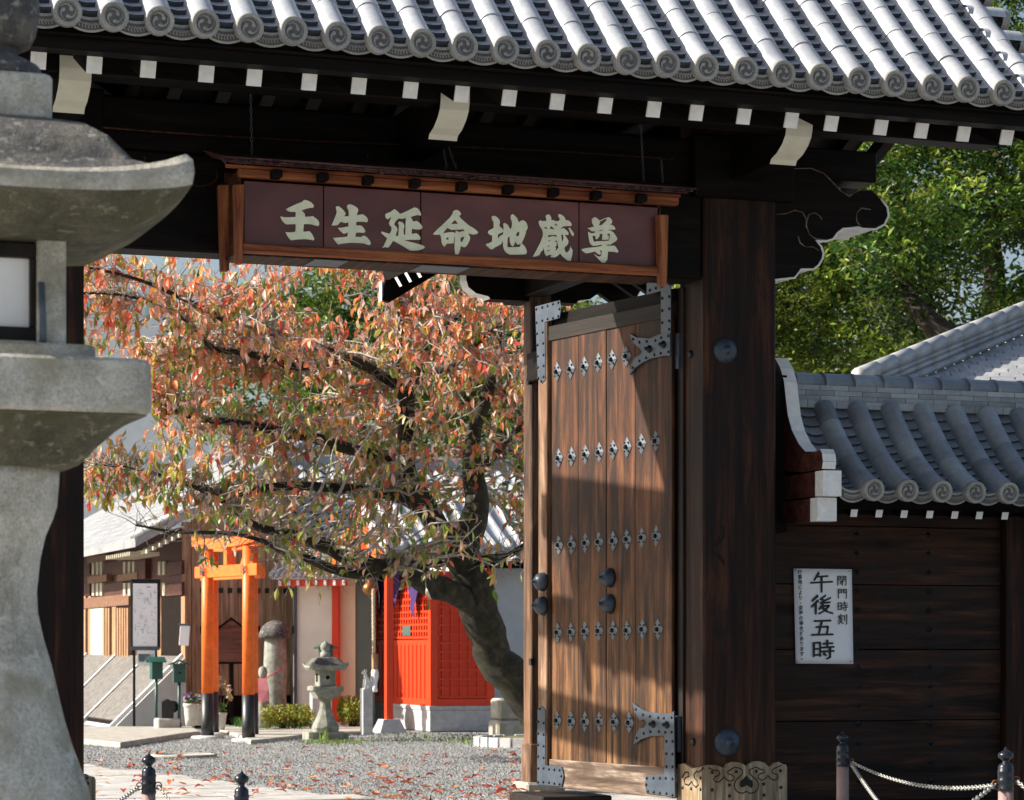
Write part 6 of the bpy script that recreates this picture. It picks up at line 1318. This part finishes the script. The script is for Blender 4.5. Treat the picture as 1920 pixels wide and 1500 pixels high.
def twig(p, q, r0, r1, n=5, wob=.06):
    pts = [p.lerp(q, i/n)+(Vector(noise.noise_vector(p*3.1+Vector((i*.7, 0, 0))))*wob*(q-p).length if 0 < i < n else Vector((0, 0, 0))) for i in range(n+1)]
    tw.tube(pts, [r0+(r1-r0)*i/n for i in range(n+1)], 4, 0, False); return pts
random.seed(4)
lp_np = limbpts[35:]
for k in range(680):
    px, py = ru(60, 1050), ru(440, 1075)
    if py > 1000 and (px < 340 or rnd() < .5): continue
    if px < 340 and 960 < py: continue
    low = 1.0 if py < 900 else .75
    D = ru(26.6, 31.8); T = U(px, py, D=D)
    base, br = min(((q, r) for q, r in lp_np), key=lambda a: (a[0]-T).length+(.0 if a[1] < .08 else .15))
    dist = (base-T).length
    if dist < .12 or dist > 2.4: continue
    pts = twig(base, T, min(br*.6, .016+.006*dist), .004, 7, .12)
    pl2_ = [pts]
    for j in range(random.randint(3, 6)):
        i = random.randint(2, len(pts)-2); d = Vector((random.gauss(0, 1), random.gauss(0, .8), random.gauss(.05, .8))).normalized()*ru(.18, .5); pl2_.append(twig(pts[i], pts[i]+d, .006, .0025, 4, .12))
    for pts2 in pl2_:
        for i in range(1, len(pts2)):
            for rep in range(2 if pts2 is not pts or i > 3 else 1):
                if rnd() < (.66 if px < 330 else .5)*low: leaves.append(pts2[i-1].lerp(pts2[i], rnd()))
# bare pale spurs
for k in range(2600):
    q, r = random.choice(lp_np)
    if r > .085: continue
    d = Vector((random.gauss(0, 1), random.gauss(0, .7), random.gauss(.3, .8))).normalized()*ru(.12, .45); twig(q, q+d, .006, .002, 3, .15)
tag(tw.build('twigs', M['bark_grey'], tree), kind='stuff')
print('leaves', len(leaves))
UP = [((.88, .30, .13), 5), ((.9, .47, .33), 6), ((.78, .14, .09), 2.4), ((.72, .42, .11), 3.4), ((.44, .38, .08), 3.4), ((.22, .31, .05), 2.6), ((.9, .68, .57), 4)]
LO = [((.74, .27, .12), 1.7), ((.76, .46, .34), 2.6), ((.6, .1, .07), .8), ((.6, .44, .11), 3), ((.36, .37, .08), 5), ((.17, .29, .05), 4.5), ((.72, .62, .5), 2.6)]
def pick(tab):
    s_ = ru(0, sum(w_ for _, w_ in tab))
    for c, w_ in tab:
        s_ -= w_
        if s_ <= 0: return c
    return tab[0][0]
lv, lf, lc = [], [], []
leaves.sort(key=lambda p: (p-CAM).length); meshes = {}
for idx, p in enumerate(leaves):
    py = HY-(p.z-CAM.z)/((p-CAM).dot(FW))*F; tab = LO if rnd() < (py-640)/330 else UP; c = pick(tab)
    a = ru(0, 6.28); droop = R(ru(48, 88)) if rnd() < .8 else R(ru(5, 50)); s_ = ru(.8, 1.25)
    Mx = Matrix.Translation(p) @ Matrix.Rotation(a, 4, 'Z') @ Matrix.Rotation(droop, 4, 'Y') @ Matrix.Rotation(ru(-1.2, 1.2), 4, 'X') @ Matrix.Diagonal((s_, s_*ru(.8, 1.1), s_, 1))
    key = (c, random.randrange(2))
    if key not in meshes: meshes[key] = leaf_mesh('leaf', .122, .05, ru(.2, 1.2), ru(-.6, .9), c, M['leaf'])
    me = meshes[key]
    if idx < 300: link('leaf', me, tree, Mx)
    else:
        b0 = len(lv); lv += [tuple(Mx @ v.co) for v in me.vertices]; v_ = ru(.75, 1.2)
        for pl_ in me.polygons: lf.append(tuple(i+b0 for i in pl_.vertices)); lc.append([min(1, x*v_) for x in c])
me = bpy.data.meshes.new('foliage'); me.from_pydata(lv, [], lf); me.materials.append(M['leaf']); colattr(me, lc); tag(link('foliage', me, tree), kind='stuff')

# ================================================================ evergreen trees on the right and behind
def evergreen(name, label, region, n, size, cols, holes, trunks, Ds, seedv, grp, thresh=-.12, fr=.5, density=24):
    random.seed(seedv); x0, x1, y0, y1 = region; q0 = U((x0+x1)/2, 1300, D=sum(Ds)/2); q0.z = 0
    o = wthing(name, tuple(q0), label, 'tree', grp)
    b = MB()
    for pts, rad in trunks:
        P_ = [U(a, c, D=d) for a, c, d in pts]; b = MB(); b.tube(P_, [r*pts[i][2]/F for i, r in enumerate(rad)], 12); b.build('trunk' if pts is trunks[0][0] else 'stem', M['camphor_bark'], o)
    if not trunks: MB().tube([q0, q0+Vector((0, 0, 6))], [.25, .1], 8).build('trunk', M['camphor_bark'], o)
    vs, fs, cs = [], [], []; k = 0; tries = 0
    while k < n and tries < n*12:
        tries += 1; px, py, D = ru(x0, x1), ru(y0, y1), ru(*Ds)
        if any((px-hx)**2+(py-hy)**2 < hr*hr*ru(.6, 1.5) for hx, hy, hr in holes): continue
        if ((px-(x0+x1)/2)/((x1-x0)/2))**2+((py-(y0+y1)/2)/((y1-y0)/2))**2 > ru(.8, 1.05): continue
        c = U(px, py, D=D); nz_ = noise.noise(c*fr)+.5*noise.noise(c*fr*2.7)
        if nz_ < thresh: continue
        k += 1; tone = random.choice(cols); tw_ = max(.35, 1+1.1*noise.noise(c*.9))
        for j in range(density):
            g = Vector((random.gauss(0, .17), random.gauss(0, .17), random.gauss(0, .12))); q = c+g; nn = Vector((random.gauss(0, .7), random.gauss(0, .7), 1)).normalized(); x, y_, _ = frame_from(nn, Vector((ru(-1, 1), ru(-1, 1), .3))); s_ = size*ru(.6, 1.25); b0 = len(vs)
            vs += [q-x*s_-nn*s_*.2, q-y_*s_*.42, q+x*s_-nn*s_*.25, q+y_*s_*.42]; fs.append((b0, b0+1, b0+2, b0+3)); v = ru(.7, 1.35)*tw_; cs.append([max(.003, z*v) for z in tone])
    me = bpy.data.meshes.new('crown'); me.from_pydata([tuple(v) for v in vs], [], fs); me.materials.append(M['gleaf']); colattr(me, cs); link('crown', me, o); return o
DG = [(.026, .068, .009), (.05, .105, .012), (.085, .15, .017), (.17, .22, .03), (.014, .042, .007)]
YG2 = [(.12, .19, .02), (.2, .27, .03), (.06, .13, .012), (.22, .26, .035), (.03, .08, .01)]
evergreen('camphor_tree', 'big dark evergreen tree with leaning trunk above the grey roofs at the right', (1570, 2370, 60, 740), 3700, .078, DG,
          [(1705, 345, 26), (1690, 372, 16), (1900, 292, 30), (1905, 492, 40), (1880, 470, 26), (1832, 545, 32), (1825, 612, 30), (1730, 320, 16), (1786, 300, 16), (1850, 360, 14), (1700, 600, 16)],
          [([(1840, 720, 37.2), (1795, 645, 37.2), (1745, 606, 37.2), (1714, 570, 37.3), (1696, 535, 37.6), (1660, 490, 38.5), (1600, 465, 39)], [42, 32, 22, 17, 12, 7, 4]), ([(1850, 680, 43), (1862, 600, 43), (1866, 530, 43), (1860, 440, 43), (1880, 340, 43), (1860, 260, 43)], [24, 22, 20, 15, 10, 6])],
          (37, 46), 51, 'evergreen trees beyond the wall')
evergreen('evergreen_tree', 'sunlit yellow green evergreen tree directly right of the gate pillar', (1240, 1770, 215, 780), 2600, .072, YG2, [(1690, 372, 20), (1655, 590, 14)], [([(1500, 760, 47), (1560, 560, 47), (1600, 530, 47), (1640, 500, 47)], [14, 9, 6, 3])], (44, 52), 52, 'evergreen trees beyond the wall', -.2)
evergreen('evergreen_tree', 'green tree top seen past the upper right corner of the gate roof', (1760, 2240, -220, 320), 1300, .07, DG, [], [], (40, 46), 53, 'evergreen trees beyond the wall', -.3)
evergreen('evergreen_tree', 'round green tree behind the left part of the cherry crown', (300, 660, 540, 840), 520, .085, YG2, [], [], (52, 60), 54, 'green trees far behind the cherry', -.1)
evergreen('evergreen_tree', 'darker green tree behind the middle of the cherry crown', (520, 840, 440, 920), 800, .085, DG+YG2[:2], [], [], (50, 58), 55, 'green trees far behind the cherry', -.15)
evergreen('evergreen_tree', 'green tree behind the right part of the cherry crown next to the door', (740, 1140, 430, 930), 900, .085, DG+YG2[:2], [], [], (50, 58), 56, 'green trees far behind the cherry', -.15)
# ---- neighbouring roof at the right
nr = wthing('neighbouring_roof', tuple(U(1800, 900, D=29)), 'grey tiled roof with a slanting ridge under the evergreen trees', 'building')
A = U(1606, 762, D=26.5); B_ = U(1990, 598, D=31); Cc = U(1990, 800, D=26.5)
e1 = (Cc-A); e1.z = 0; e1.normalize(); nrm = e1.cross(B_-A).normalized()
if nrm.z < 0: nrm = -nrm
up_ = nrm.cross(e1).normalized()
if up_.z < 0: up_ = -up_
hip = (B_-A); sw = .27; sh_ = .2
b = MB(); b.box(-sw/2+.005, sw/2-.005, 0, sh_+.03, 0, .03); b.add([(sw/2-.06, -.005, .0), (sw/2-.01, -.005, .0), (sw/2-.01, sh_, .05), (sw/2-.06, sh_, .05)], [(0, 1, 2, 3)]); tme = b.mesh('roof_tile', M['tile_far'])
yj = -1
hu, hv = hip.dot(e1), hip.dot(up_)
for j in range(-3, 22):
    for i in range(-2, 34):
        u, v = i*sw+(sw/2 if j % 2 else 0), j*sh_
        if v > 0 and u < v*hu/hv+.15: continue
        if u > 7.2 or v > hv+.3: continue
        if j < 0 and i < 0: continue
        q = A+e1*u+up_*v; z2 = (nrm+up_*-.12).normalized(); y2 = z2.cross(e1).normalized()
        link('roof_tile', tme, nr, Matrix(((e1.x, y2.x, z2.x, q.x), (e1.y, y2.y, z2.y, q.y), (e1.z, y2.z, z2.z, q.z), (0, 0, 0, 1))))
b = MB(); b.add([A+e1*u+up_*v-nrm*.05 for u, v in ((-.5, -.8), (8, -.8), (8, hv+.4), (hu, hv+.4), (0, 0))], [(0, 1, 2, 3, 4)]); b.build('roof_deck', M['tile_dark'], nr)
wa, wb_ = A+e1*.9, A+e1*7.6; b = MB(); b.prism([(wa.x, wa.y+.4), (wb_.x, wb_.y+.4), (wb_.x, wb_.y+4.5), (wa.x, wa.y+4.5)], (0, 0, 0), (1, 0, 0), (0, 1, 0), (0, 0, 1), A.z+.1); b.build('wall', M['plaster_grey'], nr)
hn = hip.length; hd = hip.normalized(); xs2, ys2, _ = frame_from(hd)
for lay, (rr3, off, dz) in enumerate(((.085, 0, .33), (.035, .05, .24), (.035, .06, .18), (.05, .08, .1))):
    k = 0; seg = .42
    while k*seg < hn:
        s0 = A+hd*(k*seg)+nrm*dz+e1*(off if lay else 0); s1 = A+hd*min(hn, (k+1)*seg-.008)+nrm*dz+e1*(off if lay else 0)
        MB().tube([s0, s1], rr3, 10).build('ridge_tile', M['tile_far'], nr); k += 1
for f_, r3 in ((.93, .15), (.80, .13)):
    c = A+hd*(hn*f_)+nrm*.28+e1*.18; d = (-FW*.8+RT*-.5+Vector((0, 0, .1))).normalized(); x_, y_, z_ = frame_from(d); MB().lathe([(r3, -.2), (r3, .0), (r3*.95, .02), (r3*.75, .02), (r3*.73, .0), (.01, .0)], 22).build('ridge_end_tile', M['tile'], nr, Matrix(((x_.x, y_.x, z_.x, c.x), (x_.y, y_.y, z_.y, c.y), (x_.z, y_.z, z_.z, c.z), (0, 0, 0, 1))))
# ---- far pale building
fb = wthing('concrete_building', tuple(U(260, 1215, D=72)), 'pale grey concrete building far behind the upper left of the cherry tree', 'building')
p, q = U(60, 900, D=72), U(420, 470, D=72)
box('wall', M['plaster_grey'], p.x, q.x, p.y, p.y+8, 0, U(200, 500, D=72).z, fb)
for r_ in range(4):
    for k in range(6): x = p.x+.5+k*(q.x-p.x-1)/6; box('window', M['glass_pale'], x, x+.5, p.y-.03, p.y+.02, 4+r_*2.3, 4.6+r_*2.3, fb)
